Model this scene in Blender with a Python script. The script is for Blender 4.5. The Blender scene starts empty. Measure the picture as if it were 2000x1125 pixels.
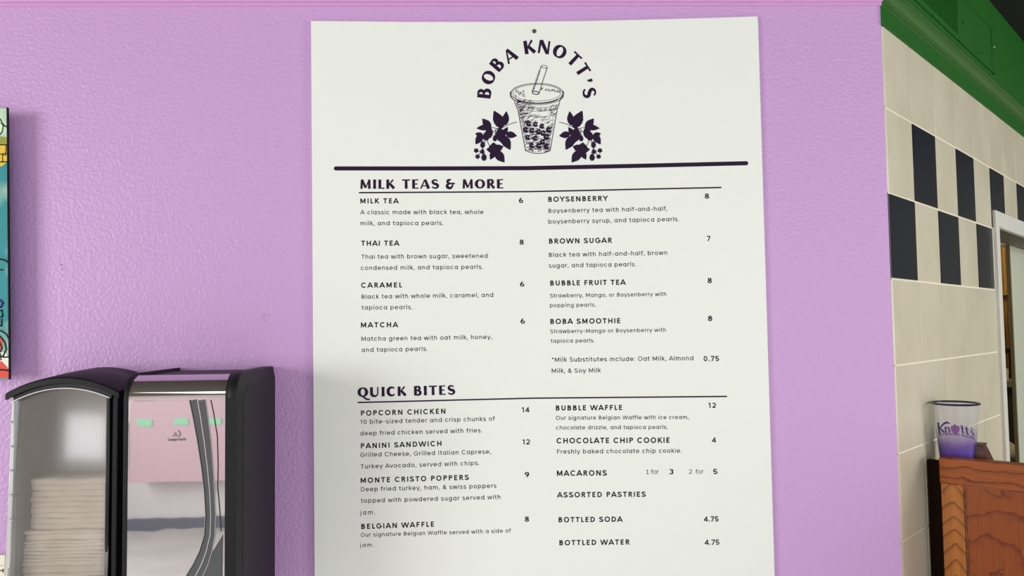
import bpy, bmesh, math, random
from mathutils import Vector, Matrix
S = bpy.context.scene
C = S.collection
random.seed(7)
sin, cos, pi = math.sin, math.cos, math.pi

# ------------------------------------------------------------------ camera
F, YAW, PITCH, ROLL, D = 1537.17, 0.03144, 0.05034, -0.01388, 1.38245
CZ = 1.5                                   # eye height above the floor
cy_, sy_, cp_, sp_ = cos(YAW), sin(YAW), cos(PITCH), sin(PITCH)
FW = Vector((sy_*cp_, cy_*cp_, sp_)); R0 = Vector((cy_, -sy_, 0)); U0 = R0.cross(FW)
RT = R0*cos(ROLL) + U0*sin(ROLL); UP = -R0*sin(ROLL) + U0*cos(ROLL)
CAM = Vector((0, -D, CZ))
cd = bpy.data.cameras.new('camera'); cam = bpy.data.objects.new('camera', cd); C.objects.link(cam)
cd.sensor_width = 36; cd.lens = F/2000*36; cd.clip_start = .02
M = Matrix((RT, UP, -FW)).transposed().to_4x4(); M.translation = CAM
cam.matrix_world = M
S.camera = cam
# ------------------------------------------------------------------ world and light
w = bpy.data.worlds.new('world'); S.world = w; w.use_nodes = True
w.node_tree.nodes['Background'].inputs[0].default_value = (.8, .85, 1, 1)
w.node_tree.nodes['Background'].inputs[1].default_value = .25
def area(name, loc, target, sx, sy, power, col, spread=pi):
    l = bpy.data.lights.new(name, 'AREA'); l.shape = 'RECTANGLE'; l.size = sx; l.size_y = sy
    l.energy = power; l.color = col; l.spread = spread
    o = bpy.data.objects.new(name, l); C.objects.link(o); o.location = loc
    o.rotation_euler = (Vector(target)-Vector(loc)).to_track_quat('-Z', 'Y').to_euler()
    return o
area('daylight_left', (-3.8, -2.7, 1.65), (0, -2.2, 1.60), 2.4, 1.5, 128, (.985, 1, .95))
area('daylight_back', (1.6, -5.04, 1.65), (.9, 0, 1.5), 3.2, 1.7, 50, (.80, .90, 1))
area('daylight_right', (4.04, -1.5, 1.65), (0, -.6, 1.5), 1.9, 1.6, 88, (1, .985, .94))
area('daylight_small', (-2.98, -5.04, 1.07), (-2.98, 0, 1.07), .48, .34, 1.2, (.95, .97, 1))
area('ceiling_glow', (-.6, -3.0, 2.86), (-.6, -3.0, 0), 2.2, 1.2, 20, (1, .96, .88))
area('kitchen_glow', (2.2, 1.9, 2.8), (2.2, 2.6, 1.2), .8, .6, 26, (1, .92, .76))
S.view_settings.view_transform = 'Standard'; S.view_settings.look = 'None'
S.view_settings.exposure = 0.17; S.view_settings.gamma = 1; S.view_settings.use_curve_mapping = False
S.cycles.max_bounces = 8; S.cycles.transparent_max_bounces = 12
S.cycles.use_denoising = True

# ------------------------------------------------------------------ helpers
def ray(px, py): return FW + RT*((px-1000)/F) - UP*((py-562.5)/F)
def hit(px, py, P0, n):
    d = ray(px, py); n = Vector(n); return CAM + d*((Vector(P0)-CAM).dot(n)/d.dot(n))
def at(px, py, Y=0.0): return hit(px, py, (0, Y, 0), (0, 1, 0))

def lin(c):
    return tuple((v/255/12.92 if v/255 <= .04045 else ((v/255+.055)/1.055)**2.4) for v in c)
def mat(name, rgb, rough=.5, metal=0, spec=.5, **kw):
    m = bpy.data.materials.new(name); m.use_nodes = True
    b = m.node_tree.nodes['Principled BSDF']
    b.inputs['Base Color'].default_value = (*lin(rgb), 1)
    b.inputs['Roughness'].default_value = rough; b.inputs['Metallic'].default_value = metal
    b.inputs['Specular IOR Level'].default_value = spec
    for k, v in kw.items(): b.inputs[k.replace('_', ' ')].default_value = v
    return m
def nd(m, t, **kw):
    n = m.node_tree.nodes.new(t)
    for k, v in kw.items():
        if isinstance(k, str) and hasattr(n, k): setattr(n, k, v)
        else: n.inputs[k].default_value = v
    return n
def lk(m, a, b): m.node_tree.links.new(a, b)
def coords(m, scale=(1, 1, 1), rot=(0, 0, 0)):
    tc = nd(m, 'ShaderNodeTexCoord'); mp = nd(m, 'ShaderNodeMapping')
    mp.inputs['Scale'].default_value = scale; mp.inputs['Rotation'].default_value = rot
    lk(m, tc.outputs['Object'], mp.inputs[0]); return mp.outputs[0]
def bump(m, scale, dist, strength=1, detail=3, rough=.5, co=None, distortion=0):
    n = nd(m, 'ShaderNodeTexNoise'); n.inputs['Scale'].default_value = scale
    n.inputs['Detail'].default_value = detail; n.inputs['Roughness'].default_value = rough
    n.inputs['Distortion'].default_value = distortion
    lk(m, co or coords(m), n.inputs['Vector'])
    b = nd(m, 'ShaderNodeBump'); b.inputs['Distance'].default_value = dist; b.inputs['Strength'].default_value = strength
    lk(m, n.outputs['Fac'], b.inputs['Height']); lk(m, b.outputs[0], m.node_tree.nodes['Principled BSDF'].inputs['Normal'])
    return n, b
def tint(m, c1, c2, scale, detail=3, co=None, lo=.35, hi=.65):
    n = nd(m, 'ShaderNodeTexNoise'); n.inputs['Scale'].default_value = scale; n.inputs['Detail'].default_value = detail
    lk(m, co or coords(m), n.inputs['Vector'])
    r = nd(m, 'ShaderNodeValToRGB'); e = r.color_ramp.elements
    e[0].position = lo; e[1].position = hi; e[0].color = (*lin(c1), 1); e[1].color = (*lin(c2), 1)
    lk(m, n.outputs['Fac'], r.inputs[0]); lk(m, r.outputs[0], m.node_tree.nodes['Principled BSDF'].inputs['Base Color'])
    return r

class MB:
    def __init__(s, lift=None, mod=12): s.v = []; s.f = []; s.sm = []; s.lift = Vector(lift) if lift else None; s.c = 0; s.mod = mod
    def add(s, vs, fs, smooth=False):
        if s.lift: s.c += 1; d = s.lift*(s.c % s.mod); vs = [Vector(v)+d for v in vs]
        k = len(s.v); s.v += [tuple(v) for v in vs]; s.f += [tuple(i+k for i in f) for f in fs]; s.sm += [smooth]*len(fs); return s
    def hexa(s, p):          # p: 8 points, bottom loop 0-3, top loop 4-7
        return s.add(p, [(3, 2, 1, 0), (4, 5, 6, 7), (0, 1, 5, 4), (1, 2, 6, 5), (2, 3, 7, 6), (3, 0, 4, 7)])
    def box(s, a, b, fr=None):
        x0, y0, z0 = a; x1, y1, z1 = b
        p = [(x0, y0, z0), (x1, y0, z0), (x1, y1, z0), (x0, y1, z0), (x0, y0, z1), (x1, y0, z1), (x1, y1, z1), (x0, y1, z1)]
        if fr: p = [fr(*q) for q in p]
        return s.hexa(p)
    def sweep(s, loops, closed=True, cap=True, smooth=False):
        n = len(loops[0]); vs = [v for l in loops for v in l]; fs = []
        for i in range(len(loops)-1):
            for j in range(n if closed else n-1):
                k = (j+1) % n; fs.append((i*n+j, i*n+k, (i+1)*n+k, (i+1)*n+j))
        if cap and closed:
            fs.append(tuple(range(n))[::-1]); fs.append(tuple((len(loops)-1)*n+j for j in range(n)))
        return s.add(vs, fs, smooth)
    def lathe(s, prof, c, n=40, smooth=True, axis=None):
        loops = [[(c[0]+r*cos(2*pi*j/n), c[1]+r*sin(2*pi*j/n), c[2]+z) for j in range(n)] for r, z in prof]
        return s.sweep(loops, True, False, smooth)
    def tube(s, pts, r, n=8):
        pts = [Vector(p) for p in pts]; loops = []
        for i, p in enumerate(pts):
            t = (pts[min(i+1, len(pts)-1)]-pts[max(i-1, 0)]).normalized()
            a = t.cross(Vector((0, 0, 1)));  a = a if a.length > .1 else t.cross(Vector((1, 0, 0)))
            a.normalize(); b = t.cross(a)
            loops.append([p+(a*cos(2*pi*k/n)+b*sin(2*pi*k/n))*r for k in range(n)])
        return s.sweep(loops, True, True, True)
    def build(s, name, m, parent=None, bevel=0, seg=2, recalc=True):
        me = bpy.data.meshes.new(name); me.from_pydata(s.v, [], s.f)
        for p, q in zip(me.polygons, s.sm): p.use_smooth = q
        bm = bmesh.new(); bm.from_mesh(me)
        if recalc: bmesh.ops.recalc_face_normals(bm, faces=bm.faces)
        if bevel:
            ed = [e for e in bm.edges if len(e.link_faces) == 2 and e.calc_face_angle(0) > .5]
            r = bmesh.ops.bevel(bm, geom=ed, offset=bevel, segments=seg, profile=.5, affect='EDGES')
            for f in r['faces']: f.smooth = True
        bm.to_mesh(me); bm.free()
        me.materials.append(m)
        o = bpy.data.objects.new(name, me); C.objects.link(o)
        if parent: o.parent = parent; o.matrix_parent_inverse = parent.matrix_world.inverted()
        return o
def tag(o, label=None, cat=None, group=None, kind=None):
    if label: o['label'] = label
    if cat: o['category'] = cat
    if group: o['group'] = group
    if kind: o['kind'] = kind
    return o
def thing(name, label, cat, loc, group=None):
    o = bpy.data.objects.new(name, None); C.objects.link(o); o.location = loc; o.empty_display_size = .05
    o.matrix_world = Matrix.Translation(loc)
    return tag(o, label, cat, group)

# flat print: ribbons in a 2D frame mapped onto a surface
def ribbon(mb, pts, wid, fn, closed=False, cap=False):
    pts = [Vector(p).to_2d() for p in pts]; n = len(pts)
    if n < 2: return
    if not closed and not isinstance(wid, (list, tuple)):      # break the stroke at sharp corners, overlapping the pieces
        for i in range(1, n-1):
            a = (pts[i]-pts[i-1]); c = (pts[i+1]-pts[i])
            if a.length > 1e-9 and c.length > 1e-9 and a.normalized().dot(c.normalized()) < .55:
                a.normalize(); c.normalize(); e = wid*.5*min(1, max(.35, 1+a.dot(c)))
                ribbon(mb, pts[:i]+[pts[i]+a*e], wid, fn); ribbon(mb, [pts[i]-c*e]+pts[i+1:], wid, fn); return
    W = wid if isinstance(wid, (list, tuple)) else [wid]*n
    vs = []
    for i, p in enumerate(pts):
        if closed: a = p-pts[i-1]; b = pts[(i+1) % n]-p
        else: a = p-pts[max(i-1, 0)] if i else pts[1]-p; b = pts[i+1]-p if i < n-1 else a
        if a.length < 1e-9: a = b
        if b.length < 1e-9: b = a
        a = a.normalized(); b = b.normalized()
        t = (a+b); t = t.normalized() if t.length > .2 else a
        nn = Vector((-t.y, t.x)); m = 1/max(.45, nn.dot(Vector((-a.y, a.x))))
        h = W[i]/2*min(m, 1.6)
        vs += [fn(*(p+nn*h)), fn(*(p-nn*h))]
    k = n if closed else n-1
    mb.add(vs, [(2*i, 2*i+1, 2*((i+1) % n)+1, 2*((i+1) % n)) for i in range(k)])
    if cap:
        for p, h in ((pts[0], W[0]/2), (pts[-1], W[-1]/2)):
            poly(mb, [(p.x+h*cos(2*pi*j/12), p.y+h*sin(2*pi*j/12)) for j in range(12)], fn)
def poly(mb, pts, fn): mb.add([fn(*p) for p in pts], [tuple(range(len(pts)))])
def A(cx, cy, rx, ry, a0, a1, n=None):
    n = n or max(4, int(abs(a1-a0)/18))
    return [(cx+rx*cos(math.radians(a0+(a1-a0)*i/n)), cy+ry*sin(math.radians(a0+(a1-a0)*i/n))) for i in range(n+1)]

# ------------------------------------------------------------------ geometric sans lettering (em units)
X_, CAP, ASC, DSC = .55, .70, .74, -.2
def glyph(ch, w):
    """advance and centre-line strokes of one letter for stroke width w"""
    h = w/2; r = .275-h; q = lambda cx: A(cx, .275, r, r, 0, 360, 22)
    st = .07+h
    bar = lambda x, y0, y1: [(x, y0), (x, y1)]
    hb = lambda y, x0, x1: [(x0, y), (x1, y)]
    def arch(x0, x1, top=X_, down=0):
        c = (x0+x1)/2; rr = (x1-x0)/2; return [(x0, top-h-rr*1.05)]+A(c, top-h-rr, rr, rr, 180, 0, 8)+[(x1, down)]
    def Rr(rx, ry, cx, cy, a0, a1): return A(cx, cy, rx, ry, a0, a1, max(5, int(abs(a1-a0)/15)))
    if ch == ' ': return .27, []
    if ch == 'a': return .665, [q(.315), bar(.59-h, 0, X_)]
    if ch == 'b': return .665, [bar(st, 0, ASC), q(.345)]
    if ch == 'c': return .60, [A(.315, .275, r, r, 45, 315, 16)]
    if ch == 'd': return .665, [bar(.59-h, 0, ASC), q(.315)]
    if ch == 'e': return .63, [[(.315-r, .262), (.315+r, .262)]+A(.315, .275, r, r, 4, 318, 18)]
    if ch == 'f': return .35, [[(.15, 0), (.15, ASC-h-.13)]+A(.28, ASC-h-.13, .13, .13, 180, 92, 5)+[(.345, ASC-h)], hb(X_-h, .02, .34)]
    if ch == 'g': return .665, [q(.315), [(.59-h, X_), (.59-h, .0)]+A(.315, .02, r, .245-h, 0, -150, 9)]
    if ch == 'h': return .60, [bar(st, 0, ASC), arch(st, .53-h)]
    if ch == 'i': return .235, [bar(st, 0, X_), bar(st, .665, .665+w*1.15)]
    if ch == 'j': return .235, [[(st, X_), (st, -.1)]+A(st-.09, -.11, .09, .09, 0, -80, 4), bar(st, .665, .665+w*1.15)]
    if ch == 'k': return .53, [bar(st, 0, ASC), [(st, .2), (.45, X_)], [(.22, .32), (.48, 0)]]
    if ch == 'l': return .235, [bar(st, 0, ASC)]
    if ch == 'm': return .93, [bar(st, 0, X_), arch(st, .48-h*.5), arch(.48-h*.5, .87-h)]
    if ch == 'n': return .60, [bar(st, 0, X_), arch(st, .53-h)]
    if ch == 'o': return .63, [q(.315)]
    if ch == 'p': return .665, [bar(st, DSC, X_), q(.345)]
    if ch == 'r': return .37, [bar(st, 0, X_), [(st, X_-h-.17)]+A(st+.19, X_-h-.17, .19, .17, 180, 85, 6)+[(.355, X_-h)]]
    if ch == 's': return .50, [A(.25, .275+.122, .165, .153-h, 25, 90, 4)+A(.25, .275+.122, .17, .153-h, 95, 250, 7)+A(.25, .128, .18, .153-h, 75, -90, 7)+A(.25, .128, .19, .153-h, -95, -155, 4)]
    if ch == 't': return .38, [[(.16, .69), (.16, .14)]+A(.30, .14+h*0, .14, .14-h, 180, 265, 5)+[(.35, h)], hb(X_-h, .02, .35)]
    if ch == 'u': return .60, [bar(.53-h, 0, X_), [(.07+h, X_)]+[(x, X_-y) for x, y in arch(.07+h, .53-h)]]
    if ch == 'v': return .54, [[(.03, X_), (.27, .01), (.51, X_)]]
    if ch == 'w': return .80, [[(.03, X_), (.21, .01), (.40, X_-.02), (.59, .01), (.77, X_)]]
    if ch == 'x': return .53, [[(.03, X_), (.5, 0)], [(.5, X_), (.03, 0)]]
    if ch == 'y': return .55, [[(.03, X_), (.285, .02)], [(.53, X_), (.19, DSC)]]
    if ch == 'z': return .49, [[(.05, X_-h), (.42, X_-h), (.06, h), (.44, h)]]
    R = .365-h; ym = .35
    if ch == 'A': return .70, [[(.02, 0), (.35, CAP-.01), (.68, 0)], hb(.2, .13, .57)]
    if ch == 'B': return .64, [bar(.08+h, 0, CAP), [(.08, CAP-h), (.34, CAP-h)]+A(.34, .525, .19-h, .175-h, 88, -90)+[(.1, ym)], [(.1, ym), (.37, ym)]+A(.37, .18+h*.5, .21-h, .18-h*.5, 88, -90)+[(.08, h)]]
    if ch == 'C': return .75, [A(.04+.365, ym, R, R, 42, 318, 18)]
    if ch == 'D': return .74, [bar(.08+h, 0, CAP), [(.08, CAP-h), (.33, CAP-h)]+A(.33, ym, .35-h, .35-h, 88, -88, 12)+[(.08, h)]]
    if ch == 'E': return .57, [bar(.08+h, 0, CAP), hb(CAP-h, .08, .50), hb(ym+.01, .08, .47), hb(h, .08, .50)]
    if ch == 'F': return .54, [bar(.08+h, 0, CAP), hb(CAP-h, .08, .50), hb(ym, .08, .46)]
    if ch == 'G': return .79, [A(.04+.365, ym, R, R, 42, 352, 20), hb(ym-.02, .42, .40+R+h)]
    if ch == 'H': return .74, [bar(.08+h, 0, CAP), bar(.66-h, 0, CAP), hb(ym, .1, .64)]
    if ch == 'I': return .26, [bar(.13, 0, CAP)]
    if ch == 'K': return .66, [bar(.08+h, 0, CAP), [(.1+h, .27), (.56, CAP)], [(.25, .40), (.61, 0)]]
    if ch == 'L': return .47, [bar(.08+h, 0, CAP), hb(h, .08, .44)]
    if ch == 'M': return .87, [bar(.08+h, 0, CAP), bar(.79-h, 0, CAP), [(.08+h, CAP-h*.3), (.435, .12), (.79-h, CAP-h*.3)]]
    if ch == 'N': return .75, [bar(.08+h, 0, CAP), bar(.67-h, 0, CAP), [(.08+h, CAP-h*.4), (.67-h, h*.4)]]
    if ch == 'O': return .81, [A(.405, ym, R, R, 0, 360, 26)]
    if ch == 'P': return .60, [bar(.08+h, 0, CAP), [(.08, CAP-h), (.34, CAP-h)]+A(.34, .49, .22-h, .21-h, 88, -90)+[(.1, .28+h)]]
    if ch == 'R': return .64, [bar(.08+h, 0, CAP), [(.08, CAP-h), (.34, CAP-h)]+A(.34, .50, .22-h, .20-h, 88, -90)+[(.1, .30+h)], [(.33, .3), (.56, 0)]]
    if ch == 'S': return .62, [A(.31, .35+.16, .205, .19-h, 15, 90, 5)+A(.31, .35+.16, .21, .19-h, 96, 252, 8)+A(.31, .18, .23, .19-h, 76, -90, 9)+A(.31, .18, .24, .19-h, -96, -168, 5)]
    if ch == 'T': return .59, [bar(.295, 0, CAP), hb(CAP-h, .03, .56)]
    if ch == 'U': return .71, [[(.08+h, CAP), (.08+h, .26)]+A(.355, .27, .275-h, .27-h, 180, 360, 12)+[(.63-h, CAP)]]
    if ch == 'V': return .68, [[(.03, CAP), (.34, .01), (.65, CAP)]]
    if ch == 'W': return 1.02, [[(.03, CAP), (.27, .02), (.51, CAP-.02), (.75, .02), (.99, CAP)]]
    if ch == 'Y': return .64, [[(.03, CAP), (.32, .3), (.61, CAP)], bar(.32, 0, .32)]
    if ch == '0': return .62, [A(.31, ym, .255-h, .35-h, 0, 360, 20)]
    if ch == '1': return .46, [bar(.29, 0, CAP), [(.09, .56), (.29, CAP-h*.8)]]
    if ch == '!': return .52, [bar(.27, 0, CAP), [(.07, .55), (.27, CAP-h*.8)], hb(h, .07, .47)]
    if ch == '2': return .58, [A(.28, .49, .2, .21-h, 165, 0, 8)+A(.26, .46, .22, .2, -8, -50, 4)+[(.08, h), (.52, h)]]
    if ch == '3': return .58, [A(.27, .52, .19, .18-h, 150, -80, 9), A(.27, .2, .22-h*.4, .20-h, 85, -155, 10)]
    if ch == '4': return .62, [bar(.43, 0, CAP), [(.43, CAP-h), (.07, .17+h*.4), (.59, .17+h*.4)]]
    if ch == '5': return .59, [[(.49, CAP-h), (.15, CAP-h), (.115, .38)]+A(.28, .22, .21, .22-h, 130, -150, 12)]
    if ch == '6': return .60, [A(.30, .225, .24-h, .225-h, 0, 360, 16), [(.08+h*.6, .27), (.14, .42), (.34, CAP)]]
    if ch == '7': return .55, [[(.04, CAP-h), (.49, CAP-h), (.19, 0)]]
    if ch == '8': return .59, [A(.295, .52, .195-h*.7, .18-h, 0, 360, 16), A(.295, .19, .245-h, .2-h, 0, 360, 18)]
    if ch == '9': return .60, [A(.30, .475, .24-h, .225-h, 0, 360, 16), [(.52-h*.6, .43), (.46, .28), (.26, 0)]]
    if ch == '.': return .22, [bar(.11, 0, w*1.15)]
    if ch == ':': return .22, [bar(.11, 0, w*1.15), bar(.11, .40, .40+w*1.15)]
    if ch == ',': return .22, [[(.13, w*1.15), (.07, -.13)]]
    if ch == "'": return .2, [bar(.1, .48, .72)]
    if ch == '-': return .42, [hb(.27, .05, .37)]
    if ch == '*': return .40, [[(.2+.13*cos(a), .56+.13*sin(a)), (.2, .56)] for a in (pi/2, pi/2+1.257, pi/2+2.513, pi/2+3.77, pi/2+5.027)]
    if ch == '&': return .66, [[(.60, 0), (.22, .44)]+A(.29, .555, .13, .145-h, 215, -25, 8)+[(.17, .34)]+A(.27, .19, .21, .19-h, 135, 300, 9)+[(.56, .34)]]
    return .3, []
def var_ribbon(mb, st, fn):
    p, ww = st
    if len(p) > 12 and math.dist(p[0], p[-1]) < .01: ribbon(mb, p[:-1], ww[:-1], fn, closed=True)
    else: ribbon(mb, p, ww, fn)
def measure(txt, w, fnt=glyph):
    x = 0; g = []; lo = None; hi = 0
    for ch in txt:
        a, s = fnt(ch, w); g.append((x, s)); 
        if s:
            xs = [p[0] for k in s for p in (k[0] if isinstance(k, tuple) else k)]
            if lo is None: lo = min(xs)-w/2
            hi = x+max(xs)+w/2
        x += a
    return g, lo or 0, hi
def layout(mb, txt, w, width, fn, fnt=glyph):
    """letters of a line, tracked so that the ink spans exactly [0, width] (em units)"""
    g, lo, hi = measure(txt, w, fnt); n = max(1, len(txt)-1); tr = (width-(hi-lo))/n; k = 1
    if len(txt) == 1: k = width/(hi-lo); tr = 0
    elif tr < -.05: k = (width)/(hi-lo-.05*n); tr = -.05*k
    for i, (x, s) in enumerate(g):
        f2 = lambda u, v, x=x, i=i: fn((x+u-lo)*k+i*tr, v)
        for st in s:
            if isinstance(st, tuple): var_ribbon(mb, st, f2)
            else:
                cl = len(st) > 6 and (Vector(st[0])-Vector(st[-1])).length < 1e-6
                ribbon(mb, st[:-1] if cl else st, w, f2, closed=cl)

# display capitals with thick and thin strokes (cap height 1)
def vw(pts, f): return (pts, [f(i/(len(pts)-1)) for i in range(len(pts))])
def disp(ch, w):
    T, t = .27, .12
    bulge = lambda u: t+(T-t)*sin(pi*u)**.8
    if ch == ' ': return .42, []
    if ch == 'I': return .40, [([(.2, 0), (.2, .5), (.2, 1)], [T*1.08, T*.95, T*1.08])]
    if ch == 'L': return .66, [([(.2, 0), (.2, 1)], T), ([(.2, .055), (.45, .055), (.64, .055)], [.10, .10, .15])]
    if ch == 'M': return 1.12, [([(.16, 0), (.17, .5), (.20, 1)], [.22, .2, .2]), ([(.20, .98), (.56, .1)], [.26, .2]), ([(.56, .1), (.90, .98)], [.1, .12]), ([(.92, 0), (.91, 1)], [.25, .22])]
    if ch == 'N': return 1.0, [([(.14, 0), (.17, 1)], .16), ([(.2, .97), (.78, .04)], [.28, .24]), ([(.82, 0), (.82, 1)], .14)]
    if ch == 'K': return .92, [([(.2, 0), (.2, 1)], T), ([(.3, .42), (.72, .98)], [.1, .16]), ([(.36, .58), (.82, .03)], [.22, .28])]
    if ch == 'T': return .84, [([(.43, 0), (.43, 1)], [.27, .24]), ([(.04, .94), (.42, .94), (.80, .94)], [.15, .10, .15])]
    if ch == 'E': return .74, [([(.2, 0), (.2, 1)], T), ([(.2, .945), (.45, .945), (.66, .945)], [.1, .1, .13]), ([(.2, .5), (.58, .5)], [.1, .12]), ([(.2, .055), (.45, .055), (.68, .055)], [.1, .1, .13])]
    if ch == 'A': return .96, [([(.06, 0), (.43, .98)], [.14, .1]), ([(.47, 1), (.82, 0)], [.22, .30]), ([(.22, .3), (.66, .3)], .1)]
    if ch == 'S': return .78, [vw(A(.38, .74, .24, .2, 20, 90, 4)+A(.38, .74, .24, .2, 100, 235, 7)+[(.38, .5)]+A(.38, .28, .27, .22, 50, -90, 8)+A(.38, .28, .29, .22, -100, -165, 4), lambda u: .13+.13*sin(pi*u)**3)]
    if ch == 'O': return 1.04, [vw(A(.52, .5, .36, .43, 90, 450, 26), lambda u: .11+.19*abs(sin(2*pi*u))**1.3 * (1 if u < .5 else .85))]
    if ch == 'Q': return 1.04, [vw(A(.52, .5, .36, .43, 90, 450, 26), lambda u: .11+.19*abs(sin(2*pi*u))**1.3), ([(.40, .1), (.62, -.06), (.88, -.25), (1.12, -.30), (1.2, -.22)], [.1, .16, .17, .14, .05])]
    if ch == 'C': return .92, [vw(A(.52, .5, .36, .43, 45, 318, 18), lambda u: .12+.17*sin(pi*u)**1.5)]
    if ch == 'U': return 1.0, [vw([(.2, 1), (.2, .4)]+A(.5, .34, .30, .29, 185, 355, 9)+[(.8, .4), (.8, 1)], lambda u: .27 if u < .3 else max(.12, .27-.35*(u-.3)))]
    if ch == 'B': return .84, [([(.2, 0), (.2, 1)], T), vw([(.2, .95)]+A(.38, .745, .22, .205, 90, -90, 8)+[(.2, .54)], lambda u: .1+.13*sin(pi*u)), vw([(.2, .53)]+A(.40, .29, .27, .24, 90, -90, 8)+[(.2, .05)], lambda u: .1+.15*sin(pi*u))]
    if ch == 'R': return .86, [([(.2, 0), (.2, 1)], T), vw([(.2, .95)]+A(.38, .715, .24, .235, 90, -90, 8)+[(.2, .48)], lambda u: .1+.14*sin(pi*u)), ([(.40, .48), (.76, .03)], [.16, .28])]
    if ch == "'": return .36, [([(.2, 1), (.2, .78), (.1, .62)], [.22, .2, .05])]
    if ch == '&': return .96, [vw([(.74, .56), (.4, .54)]+A(.40, .76, .22, .19, 235, 60, 8), lambda u: .13+.12*sin(pi*u)), vw([(.42, .54)]+A(.40, .29, .27, .24, 100, 300, 9)+[(.66, .3), (.70, .56)], lambda u: .12+.16*sin(pi*u)), ([(.52, .54), (.9, .54)], .11), ([(.62, .6), (.88, .6)], .07)]
    return .4, []
def disp_wide(ch, w):
    a, ss = disp(ch, w)
    return a*1.1, [([(x*1.1, y) for x, y in p], [q*1.12 for q in ww] if isinstance(ww, list) else ww*1.12) for p, ww in ss]

# ------------------------------------------------------------------ materials
purple = mat('purple_paint', (202, 160, 213), .36, spec=.45)
n_, b_ = bump(purple, 165, .0021, .7, 2.0, .5, distortion=.2)
purple_trim = mat('purple_trim_paint', (205, 152, 208), .35)
bump(purple_trim, 25, .001, .5)
sign_mat = mat('white_sign_board', (236, 240, 235), .42, spec=.35)
sign_edge = mat('white_foam_edge', (225, 225, 222), .6)
ink = mat('black_print', (14, 10, 16), .5, spec=.15)
ink2 = mat('aubergine_print', (38, 20, 50), .5, spec=.15)
black = mat('black_satin_plastic', (23, 24, 26), .5, spec=.25)
bump(black, 700, .0002, .35)
black_gloss = mat('black_glossy_plastic', (22, 22, 26), .22, spec=.5)
grout = mat('cream_grout', (244, 238, 216), .8); bump(grout, 180, .001, .6)
cream = mat('cream_glazed_tile', (203, 194, 166), .3, spec=.4); tint(cream, (213, 207, 184), (223, 216, 195), 9); bump(cream, 14, .002, .35, 2)
navy = mat('navy_glazed_tile', (15, 22, 42), .2, spec=.12); bump(navy, 14, .002, .3, 2)
green = mat('green_gloss_paint', (54, 106, 42), .3, spec=.6); bump(green, 40, .001, .4)
green2 = mat('green_wall_paint', (28, 98, 28), .5, spec=.3); bump(green2, 60, .001, .4)
dark = mat('black_ceiling_paint', (10, 12, 10), .9)
white_trim = mat('white_door_frame', (232, 232, 226), .4)
brownish = mat('brown_ceiling', (66, 56, 44), .8)
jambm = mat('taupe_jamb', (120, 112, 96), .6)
pink = mat('pink_room_paint', (222, 206, 208), .6); neutral = mat('pale_room_paint', (214, 214, 200), .7)
floor_m = mat('pale_floor', (225, 223, 220), .5); tint(floor_m, (216, 215, 212), (234, 233, 230), 3)
wainm = mat('white_wainscot', (240, 240, 242), .5)
steel = mat('brushed_steel', (180, 180, 180), .3, 1)

# ------------------------------------------------------------------ the setting
K = .70711
LW = 4.7
XC = .72063                                  # outside corner of the purple wall
def dg(a, b, z): return (XC+K*a+K*b*-1*-1*0 + -K*b*-1*0 + K*0, 0, z)
def dg(a, o, z):                             # a along the tiled wall, o out of it towards the room
    return (XC+K*a+K*o, K*a-K*o, z)
ND = Vector((K, -K, 0))                      # outward normal of the tiled wall
def atd(px, py, o=0.0):                      # pixel to (a, z) on the tiled wall offset by o
    p = hit(px, py, dg(0, o, 0), ND); v = p-Vector(dg(0, o, 0)); return v.x*K+v.y*K, p.z

wf = MB()
# purple wall: front face stops at the corner, back face mitred
wf.hexa([(-3.9, 0, 0), (XC, 0, 0), (XC-.05, .12, 0), (-3.9, .12, 0), (-3.9, 0, 2.9), (XC, 0, 2.9), (XC-.05, .12, 2.9), (-3.9, .12, 2.9)])
wall = wf.build('wall_front', purple); tag(wall, kind='structure')
HM = .57499+CZ
def crown(o_scale=1.0):
    return [(-.01, 0), (.002, 0), (.003, .002), (.003, .006), (.0055, .007), (.006, .010), (.0078, .011), (.0083, .0135), (.0105, .018), (.0138, .022), (.0148, .0223), (.0155, .0265), (.0195, .0275), (.0205, .0285), (.0205, .031), (-.01, .031)]
def mitre(o): return (XC+.4142*o, -o)
def zmould(x): return HM+.0  # level
loopA = [[(-3.9, -o, HM+z) for o, z in crown()], [(mitre(o)[0], mitre(o)[1], HM+z) for o, z in crown()]]
tag(MB().sweep(loopA).build('trim_1', purple_trim), kind='structure')
loopB = [[(mitre(o)[0], mitre(o)[1], HM+z) for o, z in crown()], [dg(LW, o, HM+z) for o, z in crown()]]
tag(MB().sweep(loopB).build('trim_2', green), kind='structure')
# upper walls above the mouldings
m_ = mitre(.018)
b = MB(); b.hexa([(-3.9, -.018, HM+.031), (m_[0], m_[1], HM+.031), (XC, .1, HM+.031), (-3.9, .1, HM+.031), (-3.9, -.018, 2.9), (m_[0], m_[1], 2.9), (XC, .1, 2.9), (-3.9, .1, 2.9)])
tag(b.build('wall_front_upper', purple), kind='structure')
aT, ZT = atd(1940, 10, .018)
b = MB(); b.hexa([(m_[0], m_[1], HM+.031), dg(LW, .018, HM+.031), dg(LW, -.1, HM+.031), dg(0, -.1, HM+.031), (m_[0], m_[1], ZT), dg(LW, .018, ZT), dg(LW, -.1, ZT), dg(0, -.1, ZT)])
tag(b.build('wall_right_upper', green2), kind='structure')
b = MB(); b.box((-.1, -.1, ZT), (LW, .45, ZT+.04), dg); tag(b.build('ceiling_right', dark), kind='structure')
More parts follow.
